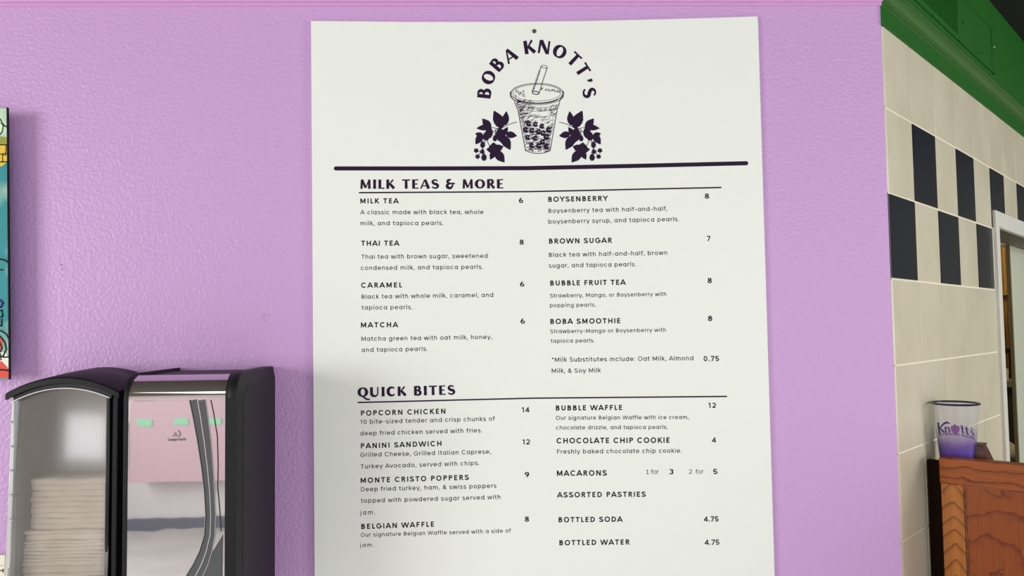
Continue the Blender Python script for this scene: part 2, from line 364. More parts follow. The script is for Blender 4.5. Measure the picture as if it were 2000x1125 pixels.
# green band between crown and tiles
T = .1555
Z1 = .38902+CZ                               # first joint line
ZB = Z1+.1495
b = MB(); b.hexa([mitre(.0045)+(ZB,), dg(LW, .0045, ZB), dg(LW, -.02, ZB), mitre(-.02)+(ZB,), mitre(.0045)+(HM,), dg(LW, .0045, HM), dg(LW, -.02, HM), mitre(-.02)+(HM,)])
tag(b.build('trim_3', green2, bevel=.0012), kind='structure')

# tiled wall with a doorway
ax0, zt0 = atd(1944, 410, .008); ax1, zt1 = atd(1951.5, 441, .008)
AO0, AO1 = ax1, ax1+.86                      # opening along the wall
ZH = zt1
tw = MB()
tw.box((.006, -.12, 0), (AO0, -.0004, ZB+.002), dg)
tw.box((AO0, -.12, ZH), (AO1, -.0004, ZB+.002), dg)
tw.box((AO1, -.12, 0), (LW, -.0004, ZB+.002), dg)
wr = tw.build('wall_right', grout); tag(wr, kind='structure')
g = .0025                                    # half joint
cache = {}
def tile(a0, a1, z0, z1, m, ell=None, left=False):
    mb = MB()
    if ell:                                  # tile cut around the door frame corner
        ea, ez = ell
        P = [(a0, z0), (ea, z0), (ea, ez), (a1, ez), (a1, z1), (a0, z1)]
        fr = [dg(a, .0012, z) for a, z in P]; bk = [dg(a, -.0015, z) for a, z in P]
        mb.add(fr+bk, [tuple(range(6)), tuple(range(11, 5, -1))]+[(i, i+6, (i+1) % 6+6, (i+1) % 6) for i in range(6)])
        return mb.build('tile', m, wr, bevel=.0008, seg=1)
    if left:                                 # bullnose at the outside corner
        prof = [(a1, -.0015), (a1, .0022), (a0+.009, .0022), (a0+.0055, .0012), (a0+.0025, -.001), (a0+.0005, -.005)]
        prof = [(a1, -.0015), (a1, .0012)]+[(a0+.009-.009*sin(t), .0012-.007*(1-cos(t))) for t in (0, .35, .7, 1.05, 1.3)]
        mb.sweep([[dg(a, o, z) for a, o in prof] for z in (z0, z1)])
        return mb.build('tile', m, wr)
    mb.box((a0, -.0015, z0), (a1, .0012, z1), dg)
    return mb.build('tile', m, wr, bevel=.0009, seg=2)
for row in range(0, 9):
    zt = Z1-(row-1)*T-.0020; zb_ = Z1-row*T+.0020
    if row == 0: zt = ZB+.001
    for col in range(0, 10):
        a0, a1 = col*T+g, (col+1)*T-g
        if col == 0: a0 = .0005
        m = navy if (row == 1 and col % 2 == 1) or (row == 2 and col in (0, 2, 4, 6)) else cream
        eo, ee = AO0-.008, AO1+.008
        if zb_ >= ZH+.005 or a1 < eo or a0 > ee: tile(a0, a1, zb_, zt, m, left=(col == 0))
        elif zt <= ZH:
            if a0 < eo: tile(a0, eo, zb_, zt, m)
            elif a1 > ee: tile(ee, a1, zb_, zt, m)
        else:
            zh = ZH+.008
            if a0 < eo: tile(a0, a1, zb_, zt, m, ell=(eo, zh))
            elif a1 > ee: tile(max(ee, a0), a1, zb_, zt, m)
            else: tile(a0, a1, zh, zt, m)
# door frame: casing of three boards plus jambs
fr = thing('door_frame', 'white door frame cut into the cream and navy tiled wall', 'door frame', dg(AO0, 0, 0)); del fr['category']
tag(fr, kind='structure'); fr.name = 'door_1'; del fr['label']
cw = ax1-ax0; tp = zt0-ZH
def casing(pts2, name='casing'):
    mb = MB(); f = [dg(a, .009, z) for a, z in pts2]; k = [dg(a, -.001, z) for a, z in pts2]; n = len(pts2)
    mb.add(f+k, [tuple(range(n)), tuple(range(2*n-1, n-1, -1))]+[(i, i+n, (i+1) % n+n, (i+1) % n) for i in range(n)])
    return mb.build(name, white_trim, fr, bevel=.0012)
casing([(AO0-cw, 0), (AO0, 0), (AO0, ZH), (AO0-cw, ZH+tp)])
casing([(AO0-cw, ZH+tp), (AO0, ZH), (AO1, ZH), (AO1+cw, ZH+tp)])
casing([(AO1, 0), (AO1+cw, 0), (AO1+cw, ZH+tp), (AO1, ZH)])
# inner stop line on the head casing
b = MB(); b.box((AO0+.001, .0, ZH-.006), (AO1-.001, .012, ZH-.001), dg); b.build('casing_bead', white_trim, fr, bevel=.0008)
# depth of the passage from the soffit line
d_ = ray(1978, 480); pS = CAM+d_*((ZH-CAM.z)/d_.z); BD = -(pS-Vector(dg(0, 0, 0))).dot(ND)
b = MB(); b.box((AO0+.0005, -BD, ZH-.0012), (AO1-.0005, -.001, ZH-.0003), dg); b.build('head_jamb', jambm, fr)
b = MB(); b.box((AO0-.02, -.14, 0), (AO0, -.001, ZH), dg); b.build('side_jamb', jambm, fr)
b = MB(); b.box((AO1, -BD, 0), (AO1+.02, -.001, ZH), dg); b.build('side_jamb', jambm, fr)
# inner door leaf at the back of the passage
al, _ = atd(1975, 600, -BD)
leafm = mat('grey_green_door_paint', (206, 212, 196), .5)
d2 = MB().box((al+.012, -BD-.0075, 0), (AO1+.25, -BD, ZH-.002), dg).build('door_2', leafm); tag(d2, kind='structure')
edge = mat('olive_door_edge', (122, 112, 78), .5)
b = MB(); b.box((al, -BD-.0075, 0), (al+.0115, -BD+.002, ZH-.002), dg); b.build('edge_strip', edge, d2)

# room behind: kitchen shell
ochre = mat('ochre_kitchen_paint', (160, 116, 34), .7)
b = MB(); b.box((-1.1, 3.9, 0), (4.2, 4.0, 2.9)); tag(b.build('wall_kitchen_back', ochre), kind='structure')
b = MB(); b.box((-1.1, .12, 0), (-1.0, 3.9, 2.9)); tag(b.build('wall_kitchen_left', ochre), kind='structure')
b = MB(); b.box((0, -.1, ZT+.04), (LW, -.02, 2.9), dg); tag(b.build('wall_right_top', dark), kind='structure')
# floor, ceiling and the room behind the camera
b = MB(); b.box((-4.0, -5.3, -.1), (5, 4.5, 0)); tag(b.build('floor', floor_m), kind='structure')
b = MB(); b.box((-4.0, -5.3, 2.9), (4.2, 4.0, 3.0)); tag(b.build('ceiling', brownish), kind='structure')
b = MB(); b.box((-4.0, -5.3, .376), (4.2, -5.2, 2.9)); b2 = b.build('wall_back', pink); tag(b2, kind='structure')
b = MB(); b.box((-4.0, -5.3, 0), (4.2, -5.18, .376)); tag(b.build('trim_4', wainm), kind='structure')
b = MB(); b.box((-4.0, -5.18, 0), (4.2, -5.165, .085)); tag(b.build('baseboard_back', mat('grey_blue_baseboard', (112, 118, 134), .5)), kind='structure')
b = MB(); b.box((-4.0, -5.2, 0), (-3.9, .12, 2.9)); tag(b.build('wall_left', neutral), kind='structure')
b = MB(); b.box((4.1, -5.2, 0), (4.2, 4.0, 2.9)); tag(b.build('wall_far_right', neutral), kind='structure')
def window(n, x0, x1, z0, z1, cols):
    wn = bpy.data.objects.new('window_%d' % n, None); C.objects.link(wn); tag(wn, kind='structure')
    b = MB(); y0, y1 = -5.2, -5.06; f = .06
    b.box((x0-f, y0, z0-f), (x0, y1, z1+f)); b.box((x1, y0, z0-f), (x1+f, y1, z1+f)); b.box((x0, y0, z1), (x1, y1, z1+f)); b.box((x0, y0, z0-f), (x1, y1, z0))
    for i in range(1, cols): x = x0+(x1-x0)*i/cols; b.box((x-.02, y0, z0), (x+.02, y1, z1))
    b.build('window_frame', white_trim, wn)
window(1, 0.0, 3.2, .85, 2.55, 3); window(2, -3.27, -2.73, .88, 1.26, 1)

# ------------------------------------------------------------------ air grille on the green bulkhead
gr = thing('air_vent', 'dark green painted louvred air vent above the green crown moulding', 'vent', dg(.6, .018, HM+.05))
def G(px, py): return atd(px, py, .020)
aR, zR0 = G(1943, 146); _, zR1 = G(1938.7, 52); aM, _ = G(1872, 60); aL, _ = G(1760, 0)
fl = MB(); t_ = .0035
for a0, a1, z0, z1 in ((aL, aR, zR0, zR0+.012), (aL, aR, zR1-.012, zR1), (aR-.02, aR, zR0, zR1), (aM-.005, aM+.005, zR0, zR1), (aL, aL+.01, zR0, zR1)):
    fl.box((a0, .0180, z0), (a1, .0215, z1), dg)
fl.build('frame', green2, gr, bevel=.0008, seg=1)
lv = MB(); a = aL+.012
b = MB(); b.box((aL+.005, .0182, zR0+.005), (aR-.005, .0188, zR1-.005), dg); b.build('backing', mat('dark_green_backing', (10, 34, 14), .8), gr)
slat0 = None
step = .0056
while a < aR-.022:
    if a < aM-.008:
        sb = MB(); sb.box((a, .0185, zR0+.011), (a+.0026, .0210, zR1-.011), dg); sb.build('louvre', green2, gr)
    a += step if a < aM else step
b = MB(); b.box((aM+.006, .0189, zR0+.0125), (aR-.021, .0196, zR1-.0125), dg); b.build('cover_plate', green2, gr)
for px, py in ((1869, 31), (1880, 45), (1940, 92), (1911, 105), (1821, 30)):
    a, z = G(px, py); b = MB(); b.lathe([(0, .0045), (.0022, .004), (.003, 0)], (0, 0, 0), 10)
    o = b.build('screw', steel if py == 92 else green2, gr)
    o.matrix_world = Matrix.Translation(dg(a, .0205, z)) @ ND.to_track_quat('Z', 'Y').to_matrix().to_4x4()

# ------------------------------------------------------------------ menu sign
TB = .0065
sg = thing('menu_sign', 'large white menu board with dark lettering screwed to the purple wall', 'sign', tuple(at(1050, 600, 0)))
def onb(px, py, o=.0): p = at(px, py, -TB-o); return p
top = [(607.3, 41), (700, 41.7), (800, 42.8), (1000, 42.6), (1150, 41), (1300, 37.4), (1400, 34.6), (1477, 32), (1479.6, 33.2), (1480.3, 37)]
bl = at(615.5, 1160, -TB); br = at(1514, 1160, -TB)
out = [at(x, y, -TB) for x, y in top]+[Vector((br.x, -TB, .93)), Vector((bl.x, -TB, .93))]
b = MB(); n = len(out)
f = [(p.x, -TB, p.z) for p in out]; k = [(p.x, -.0002, p.z) for p in out]
b.add(f+k, [tuple(range(n)), tuple(range(2*n-1, n-1, -1))]+[(i, i+n, (i+1) % n+n, (i+1) % n) for i in range(n)])
b.build('board', sign_mat, sg)
# printed lines of writing: zoomed coordinates of the ink, five to a pixel
OF = {1: (640, 310), 2: (1030, 310), 3: (640, 530), 4: (1030, 530), 5: (640, 740), 6: (1030, 740), 7: (640, 890), 8: (1030, 890)}
TX = [
(1, 'D', "MILK TEAS & MORE", 318, 294, 1727, 290, 91), (1, 'H', "MILK TEA", 319, 437, 696, 436, 50),
(1, 'R', "A classic made with black tea, whole", 318, 543, 1521, 540, 41), (1, 'R', "milk, and tapioca pearls.", 320, 651, 1130, 648, 41),
(1, 'H', "THAI TEA", 322, 850, 702, 849, 50), (1, 'R', "Thai tea with brown sugar, sweetened", 326, 978, 1562, 968, 41),
(1, 'R', "condensed milk, and tapioca pearls.", 323, 1087, 1517, 1076, 41), (1, 'P', "6", 1868, 433, 1910, 432, 50), (1, 'P', "8", 1874, 840, 1916, 839, 50),
(2, 'H', "BOYSENBERRY", 200, 422, 788, 411, 50), (2, 'R', "Boysenberry tea with half-and-half,", 204, 530, 1368, 507, 41),
(2, 'R', "boysenberry syrup, and tapioca pearls.", 206, 635, 1482, 609, 41), (2, 'P', "8", 1733, 390, 1776, 389, 50),
(2, 'H', "BROWN SUGAR", 207, 830, 828, 821, 50), (2, 'P', "7", 1750, 805, 1790, 804, 50),
(2, 'R', "Black tea with half-and-half, brown", 208, 960, 1366, 938, 41), (2, 'R', "sugar, and tapioca pearls.", 210, 1065, 1062, 1050, 41),
(3, 'H', "CARAMEL", 327, 160, 730, 157, 50), (3, 'R', "Black tea with whole milk, caramel, and", 328, 268, 1617, 250, 41),
(3, 'R', "tapioca pearls.", 328, 374, 827, 369, 41), (3, 'P', "6", 1879, 150, 1921, 149, 50), (3, 'H', "MATCHA", 325, 549, 690, 545, 50),
(3, 'R', "Matcha green tea with oat milk, honey,", 330, 680, 1605, 660, 41), (3, 'R', "and tapioca pearls.", 331, 788, 977, 776, 41),
(3, 'P', "6", 1884, 512, 1927, 511, 50),
(4, 'H', "BUBBLE FRUIT TEA", 219, 140, 963, 130, 50), (4, 'P', "8", 1760, 115, 1803, 114, 50),
(4, 'R', "Strawberry, Mango, or Boysenberry with", 220, 256, 1357, 240, 37), (4, 'R', "popping pearls.", 221, 350, 668, 344, 37),
(4, 'H', "BOBA SMOOTHIE", 220, 515, 912, 506, 50), (4, 'P', "8", 1764, 485, 1807, 484, 50),
(4, 'R', "Strawberry-Mango or Boysenberry with", 223, 605, 1353, 590, 37), (4, 'R', "tapioca pearls.", 226, 698, 656, 693, 37),
(4, 'R', "*Milk Substitutes include: Oat Milk, Almond", 238, 884, 1621, 868, 42), (4, 'P', "0.75", 1722, 878, 1873, 876, 50),
(4, 'R', "Milk, & Soy Milk", 238, 992, 718, 987, 42),
(5, 'D', "QUICK BITES", 295, 177, 1247, 153, 92), (5, 'P', "14", 1893, 328, 1975, 326, 50),
(5, 'H', "POPCORN CHICKEN", 320, 360, 1150, 340, 50), (5, 'R', "10 bite-sized tender and crisp chunks of", 318, 441, 1636, 408, 41),
(5, 'R', "deep fried chicken served with fries.", 318, 553, 1508, 522, 41), (5, 'H', "PANINI SANDWICH", 320, 680, 1115, 655, 50),
(5, 'P', "12", 1900, 642, 1978, 640, 50), (5, 'R', "Grilled Cheese, Grilled Italian Caprese,", 319, 762, 1594, 730, 41),
(5, 'R', "Turkey Avocado, served with chips.", 320, 877, 1480, 841, 41), (5, 'H', "MONTE CRISTO POPPERS", 322, 1017, 1380, 986, 50),
(5, 'P', "9", 1925, 960, 1968, 959, 50), (5, 'R', "Deep fried turkey, ham, & swiss poppers", 323, 1100, 1648, 1063, 41),
(7, 'R', "topped with powdered sugar served with", 322, 461, 1688, 423, 41), (7, 'R', "jam.", 316, 577, 466, 573, 41),
(7, 'H', "BELGIAN WAFFLE", 324, 717, 1043, 693, 50), (7, 'P', "8", 1925, 645, 1967, 644, 50),
(7, 'R', "Our signature Belgian Waffle served with a side of", 323, 793, 1792, 750, 37), (7, 'R', "jam.", 316, 893, 450, 889, 37),
(6, 'H', "BUBBLE WAFFLE", 274, 310, 930, 304, 50), (6, 'P', "12", 1765, 284, 1845, 283, 50),
(6, 'R', "Our signature Belgian Waffle with ice cream,", 279, 400, 1576, 392, 37), (6, 'R', "chocolate drizzle, and tapioca pearls.", 280, 495, 1370, 489, 37),
(6, 'H', "CHOCOLATE CHIP COOKIE", 285, 630, 1394, 624, 52), (6, 'P', "4", 1802, 623, 1848, 622, 50),
(6, 'R', "Freshly baked chocolate chip cookie.", 288, 731, 1508, 721, 41), (6, 'H', "MACARONS", 289, 948, 777, 944, 52),
(8, 'L', "!", 1158, 180, 1190, 180, 42), (8, 'L', "for", 1205, 179, 1286, 178, 42), (8, 'P', "3", 1385, 183, 1427, 182, 50), (8, 'L', "2", 1577, 177, 1610, 177, 42),
(8, 'L', "for", 1641, 177, 1724, 175, 42), (8, 'P', "5", 1815, 181, 1857, 180, 50), (8, 'H', "ASSORTED PASTRIES", 289, 408, 1157, 401, 50),
(8, 'H', "BOTTLED SODA", 300, 651, 932, 645, 50), (8, 'P', "4.75", 1722, 645, 1868, 643, 50), (8, 'H', "BOTTLED WATER", 308, 876, 1000, 868, 50),
(8, 'P', "4.75", 1730, 872, 1876, 870, 50)]
SW = {'H': .142, 'R': .100, 'P': .128, 'L': .078}
for rg, st, txt, x0, y0, x1, y1, cap in TX:
    ox, oy = OF[rg]; a = (ox+x0/5, oy+y0/5); c = (ox+x1/5, oy+y1/5)
    P0 = onb(*a, .00015); P1 = onb(*c, .00015); u = (P1-P0); L = u.length; u.normalize()
    v = Vector((-u.z*0+0, 0, 1)); v = Vector((-u.z, 0, u.x)).normalized()
    px = math.dist(a, c); mpp = L/px
    if st == 'D': em = cap/5*mpp; fnt = disp_wide; wd = .27; m = ink2
    else: em = cap/5*mpp/CAP; fnt = glyph; wd = SW[st]; m = ink
    fn = lambda s, t: P0+u*(s*em)+v*(t*em)
    b = MB((0, -.000008, 0)); layout(b, txt, wd, L/em, fn, fnt)
    b.build('lettering' if st not in 'PL' else 'price', m, sg)
# rules
def px2b(x, y): return onb(x, y, .00015)
for pts, wpx in (([(656, 329), (850, 329), (1030, 328.4), (1250, 323.8), (1457.5, 318.8)], 8), ([(702, 376.3), (1035, 374.3), (1408, 366.2)], 2.7), ([(699.5, 786.2), (1035, 777.8), (1419, 774.3)], 2.7)):
    b = MB((0, -.00001, 0)); ribbon(b, pts, wpx, px2b, cap=True); b.build('rule', ink2, sg)
# logo lettering on an arc
lz = lambda x, y: px2b(900+x/3.75, 40+y/3.75)
for ch, x, y, sc in (("B", 172, 533, 1), ("O", 203, 417, 1), ("B", 266, 322, 1), ("A", 362, 255, 1), ("K", 502, 194, 1), ("N", 612, 195, 1), ("O", 725, 228, 1), ("T", 830, 285, 1), ("T", 893, 362, 1), ("'", 946, 438, 1), ("S", 942, 530, 1)):
    adv, ss = disp(ch, .27); a = math.atan2(x-560, 575-y)
    if ch == "'": a = math.atan2(946-560, 575-438)
    H = 98; ca, sa = cos(a), sin(a); b = MB((0, -.00002, 0))
    off = .82 if ch == "'" else .5
    fn = lambda s, t: lz(x+((s-adv/2)*ca+(t-off)*sa)*H, y+((s-adv/2)*sa-(t-off)*ca)*H)
    for s_ in ss: var_ribbon(b, s_, fn)
    b.build('logo_letter', ink2, sg)
# cup drawing
b = MB((0, -.000006, 0), 60)
rib = lambda pts, wd, closed=False: ribbon(b, pts, wd, lz, closed)
def E(cx, cy, rx, ry, a0=0, a1=360, n=40, tl=0.0):
    return [(cx+rx*cos(t)*cos(tl)-ry*sin(t)*sin(tl), cy+rx*cos(t)*sin(tl)+ry*sin(t)*cos(tl)) for t in [math.radians(a0+(a1-a0)*i/n) for i in range(n+1)]]
rib(E(558, 533, 190, 72)[:-1], 5, True); rib(E(558, 530, 176, 60)[:-1], 3, True)
rib(E(558, 545, 196, 72, 5, 175), 4); rib([(364, 520), (362, 548), (378, 572), (392, 585)], 6); rib([(750, 515), (754, 540), (742, 562), (727, 578)], 5)
rib([(392, 582), (402, 620), (414, 640), (425, 690), (475, 958)], 5); rib([(727, 576), (718, 622), (708, 640), (700, 690), (655, 950)], 5)
rib(E(565, 938, 92, 36, 0, 180, 16), 5); rib(E(565, 912, 97, 32, 8, 172, 16), 3)
rib([(402, 608), (470, 632), (560, 640), (660, 632), (722, 612)], 3); rib([(414, 640), (470, 660), (560, 668), (650, 660), (708, 640)], 2.5)
rib([(422, 680), (480, 700), (565, 708), (650, 700), (702, 680)], 3); rib(E(558, 560, 165, 48, 20, 160, 20), 6)
rib([(588, 335), (562, 420), (524, 525)], 5); rib([(633, 345), (605, 430), (572, 538)], 5); rib(E(611, 339, 23, 10, 0, 360, 16, .2)[:-1], 4, True)
rib(E(548, 530, 25, 11, 0, 360, 16, .15)[:-1], 6, True)
for i in range(14): y = 370+i*11; x = 580-(y-335)*.335; rib([(x-2, y), (x+16, y+4+(i % 3)*2)], 3)
for cx, cy in ((497, 755), (548, 760), (595, 774), (475, 800), (522, 805), (570, 815), (602, 824), (490, 855), (545, 862), (628, 852), (600, 888), (520, 915), (573, 917), (627, 922), (645, 800)):
    rr = 19+random.uniform(-2, 2)
    ring = E(cx, cy, rr*.72, rr*.68, 20, 340, 14); ribbon(b, ring, [rr*(.55+.4*abs(sin(k*.22+1))) for k in range(len(ring))], lz)
    rib(E(cx+random.uniform(-5, 5), cy-random.uniform(0, 5), rr*.3, rr*.22, 200, 420, 8), 4)
for i in range(520):
    y = random.uniform(592, 950); xl = 396+(y-585)*.22+4; xr = 723-(y-580)*.20-4
    t = random.random()
    if random.random() < .74:
        x = xl+random.random()**1.5*(130 if y < 700 else 190); L = random.uniform(10, 34)
        if y < 700 and x > 520: continue
    else: x = xr-random.uniform(8, 60); L = random.uniform(8, 22);
    if 560 < y < 620 and x > 560: continue
    x2 = min(x+L, xr); ribbon(b, [(x, y), ((x+x2)/2, y-L*.33-1), (x2, y-L*.6)], [1.2, random.uniform(2.2, 4.2), 1], lz)
for i in range(26): x = 395+random.uniform(0, 70); y = 500+random.uniform(0, 60); rib([(x, y), (x+9, y+14)], 2)
for i in range(40): u_ = random.random(); x = 580+150*u_; y = 482+u_*28+random.uniform(0, 12); rib([(x, y+18-u_*6), (x+8, y+4)], 2.2)
for i in range(30): x = 600+random.uniform(-55, 60); y = 655+random.uniform(-8, 10); rib([(x, y), (x+12, y-5)], 2)
for i in range(46): x = 480+random.uniform(0, 165); y = 940+random.uniform(0, 26); rib([(x, y), (x+14, y-7)], 2.2)
b.build('cup_drawing', ink2, sg)
# bramble sprigs left and right of the cup
def sprig(mir):
    b = MB((0, -.000006, 0), 60)
    fx = (lambda x: 1127-x+5) if mir else (lambda x: x)
    fn = lambda x, y: lz(fx(x), y)
    def leaf(x0, y0, x1, y1, wd):
        dx, dy = x1-x0, y1-y0; L = math.hypot(dx, dy); ux, uy = dx/L, dy/L; N = 12; pr = []; pl = []
        for i in range(N+1):
            t = i/N; wv = wd/2*(sin(pi*min(1, t*1.02)**.85)**.75 if 0 < t < 1 else 0)*(1+(.06 if i % 2 else -.05)); wv = max(0, wv)*(1 if t < .75 else .9)
            cx, cy = x0+ux*L*t, y0+uy*L*t
            pr.append((cx-uy*wv, cy+ux*wv)); pl.append((cx+uy*wv, cy-ux*wv))
        vs = [fn(*p) for p in pr]+[fn(*p) for p in pl]; b.add(vs, [(i, i+1, N+2+i, N+1+i) for i in range(N)])
    for a in ((305, 790, 242, 660, 76), (322, 770, 335, 664, 50), (218, 795, 158, 718, 56), (215, 780, 114, 790, 42), (200, 868, 215, 770, 56), (290, 888, 285, 775, 66), (300, 850, 345, 780, 40),
              (305, 840, 363, 948, 66), (330, 830, 412, 846, 48), (165, 850, 106, 826, 40), (158, 832, 108, 908, 52), (195, 880, 172, 820, 46), (262, 950, 186, 944, 50), (245, 965, 238, 893, 74), (245, 945, 312, 922, 52),
              (255, 955, 320, 1040, 64), (250, 950, 215, 1020, 44), (318, 900, 270, 830, 40)): leaf(*a)
    for x, y, r_ in ((250, 866, 18), (160, 912, 20), (170, 1004, 22)):
        poly(b, [(x+r_*(1+.12*cos(9*t))*cos(t)*.9, y+r_*1.1*(1+.12*cos(9*t))*sin(t)) for t in [2*pi*i/27 for i in range(27)]], fn)
        for k in range(5): leaf(x, y-r_*.7, x+14*cos(-pi/2+(k-2)*.6), y-r_*.7+16*sin(-pi/2+(k-2)*.6), 7)
    for x, y in ((113, 953), (123, 997), (158, 962)):
        for k in range(5): t = k*1.257+.3; leaf(x, y, x+20*cos(t), y+20*sin(t), 16)
    for p in ([(412, 744), (360, 758), (320, 778), (270, 792), (215, 782)], [(268, 790), (240, 815), (215, 832)], [(190, 860), (198, 895), (215, 925)], [(165, 860), (178, 890), (150, 960), (113, 953)], [(150, 960), (123, 997)], [(160, 930), (172, 985)], [(255, 800), (250, 850)]):
        ribbon(b, p, 4, fn)
    return b.build('berry_sprig', ink2, sg)
sprig(False); sprig(True)
# screw in the board
b = MB(); b.lathe([(0, .0016), (.0022, .0015), (.0034, .0009), (.0038, 0)], (0, 0, 0), 16)
b.box((-.0028, -.0005, .0015), (.0028, .0005, .0019)); b.box((-.0005, -.0028, .0015), (.0005, .0028, .0019))
sc = b.build('screw', mat('dull_zinc', (92, 92, 90), .4, 1), sg); p = at(1043.5, 61, -TB)
sc.matrix_world = Matrix.Translation(p) @ Vector((0, -1, 0)).to_track_quat('Z', 'Y').to_matrix().to_4x4()

# ------------------------------------------------------------------ painting at the left edge
p0 = at(14.3, 211, -.034); p1 = at(18.4, 740, -.034)
pt = thing('painting', 'wrapped canvas painting in teal, yellow and red hung at the left edge', 'painting', (p0.x-.25, 0, p1.z))
canv = mat('teal_cloud_paint', (120, 200, 190), .55)
r = tint(canv, (16, 138, 146), (216, 240, 205), 9, 3, lo=.4, hi=.62)
b = MB(); x0 = -1.35
zT_, zB_ = p0.z, p1.z
b.hexa([(x0, -.034, zB_), (p1.x, -.034, zB_), (p1.x, -.030, zB_), (x0, -.030, zB_), (x0, -.034, zT_), (p0.x, -.034, zT_), (p0.x, -.030, zT_), (x0, -.030, zT_)])
b.build('canvas', canv, pt, bevel=.0008)
for z_ in (zB_+.06, zT_-.08):
    bb_ = MB(); bb_.box((x0+.05, -.0298, z_), (p0.x-.12, -.0002, z_+.02)); bb_.build('hanging_cleat', mat('raw_pine', (190, 160, 110), .7), pt)
blk = mat('black_paint_line', (12, 11, 13), .5, spec=.15)
b = MB(); b.hexa([(p1.x-.001, -.0346, zB_-.001), (p1.x+.0005, -.0346, zB_-.001), (p1.x+.0005, -.0302, zB_-.001), (p1.x-.001, -.0302, zB_-.001), (p0.x-.001, -.0346, zT_+.001), (p0.x+.0005, -.0346, zT_+.001), (p0.x+.0005, -.0302, zT_+.001), (p0.x-.001, -.0302, zT_+.001)])
b.build('painted_edge', blk, pt)
pp = lambda x, y: at(x, y, -.0345)
pp2 = lambda x, y: at(x, y, -.0348)
def paint(name, m, items, fn=pp):
    for kind, *a in items:
        b = MB()
        if kind == 'p': poly(b, a[0], fn)
        else: ribbon(b, a[0], a[1], fn)
        b.build(name, m, pt)
yel = mat('yellow_paint', (226, 190, 52), .5); red = mat('red_paint', (226, 60, 40), .5); blu = mat('blue_paint', (40, 86, 168), .5); wht = mat('white_paint', (236, 238, 226), .5); tl = mat('light_teal_paint', (120, 214, 200), .5); ol = mat('olive_paint', (150, 150, 50), .6)
paint('yellow_patch', yel, [('p', [(-60, 280), (-60, 318), (14, 316), (14, 282)]), ('p', [(-60, 318), (14, 316), (4, 325), (-60, 328)])])
paint('olive_patch', ol, [('p', [(-60, 262), (-60, 281), (14.3, 283), (14.2, 268)])])
paint('red_patch', red, [('p', [(-60, 700), (4, 706), (18, 722), (18.3, 738), (-60, 738)]), ('p', [(-60, 650), (-2, 652), (4, 664), (5, 682), (-6, 690), (-60, 690)])])
paint('white_patch', wht, [('p', [(-60, 690), (10, 688), (18, 700), (18, 721), (4, 706), (-60, 700)])])
paint('blue_patch', blu, [('p', [(-30, 584), (3, 583), (7, 588), (4, 600), (-30, 602)])])
paint('ink_line', blk, [('l', [(-20, 226), (0, 232), (6, 245), (4, 258), (-2, 264), (-20, 268)], 1.6), ('l', [(2, 240), (9, 246), (14, 248)], 2.2),
    ('l', [(-20, 282), (14, 283)], 2), ('l', [(-4, 283), (-3, 300), (11, 303), (12, 284)], 1.6), ('l', [(-20, 316), (14, 316)], 2), ('l', [(5, 318), (5, 300), (14, 300)], 1.5),
    ('l', [(-20, 508), (2, 506), (9, 508), (17, 513)], 3), ('l', [(-20, 527), (6, 527)], 2.4), ('l', [(0, 585), (6, 592), (2, 600), (-10, 601)], 2.4), ('l', [(-20, 610), (4, 606), (5, 618), (-8, 622)], 2.4), ('l', [(3, 622), (3, 636), (-12, 637)], 2.6),
    ('l', [(-30, 646), (2, 646), (12, 652), (18, 664)], 2.6), ('l', [(-30, 655), (0, 657), (9, 668), (12, 682), (6, 696), (-30, 700)], 2.8), ('l', [(-30, 664), (-1, 668), (4, 680), (-2, 690)], 2.4), ('l', [(6, 698), (18, 697)], 2.6), ('l', [(2, 704), (1, 690)], 2), ('l', [(-20, 726), (4, 722), (18, 724)], 3)], pp2)
# cream notice below it
q0 = at(10.6, 1083.5, -.006); q1 = at(9.8, 1125, -.006)
nt = thing('notice_board', 'cream notice with a black mark at the lower left, beside the clear towel dispenser', 'sign', (q0.x-.15, 0, q0.z-.2))
crm = mat('cream_notice', (240, 228, 196), .5); tint(crm, (236, 226, 196), (244, 238, 222), 14)
b = MB(); b.box((q0.x-.3, -.006, q0.z-.2), (q0.x, -.0004, q0.z)); b.build('panel', crm, nt, bevel=.0015)
nf = lambda x, y: at(x, y, -.0064)
b = MB(); ribbon(b, [(-8, 1114.5), (5.5, 1114.5)], 1.8, nf); ribbon(b, [(5.9, 1111), (5.9, 1118.3)], 1.9, nf); ribbon(b, [(-8, 1105), (2, 1105), (8, 1104)], .5, nf); b.build('printed_mark', ink, nt)
# two nail holes and a scuff in the wall paint
for px, py, r_ in ((120, 517, .0011), (121.3, 526, .0010), (147, 497, .0005)):
    p = at(px, py, -.0003); b = MB(); poly(b, [(p.x+r_*cos(t), p.z+r_*sin(t)) for t in [2*pi*i/10 for i in range(10)]], lambda x, z: (x, -.0003, z)); b.build('nail_hole', mat('nail_hole_dark', (96, 60, 96), .9), wall)
b = MB(); ribbon(b, A(0, 0, .006, .006, 20, 300, 12), .0006, lambda x, z: (at(520, 620).x+x, -.0003, at(520, 620).z+z)); b.build('scuff', mat('scuff_mark', (178, 132, 186), .9), wall)

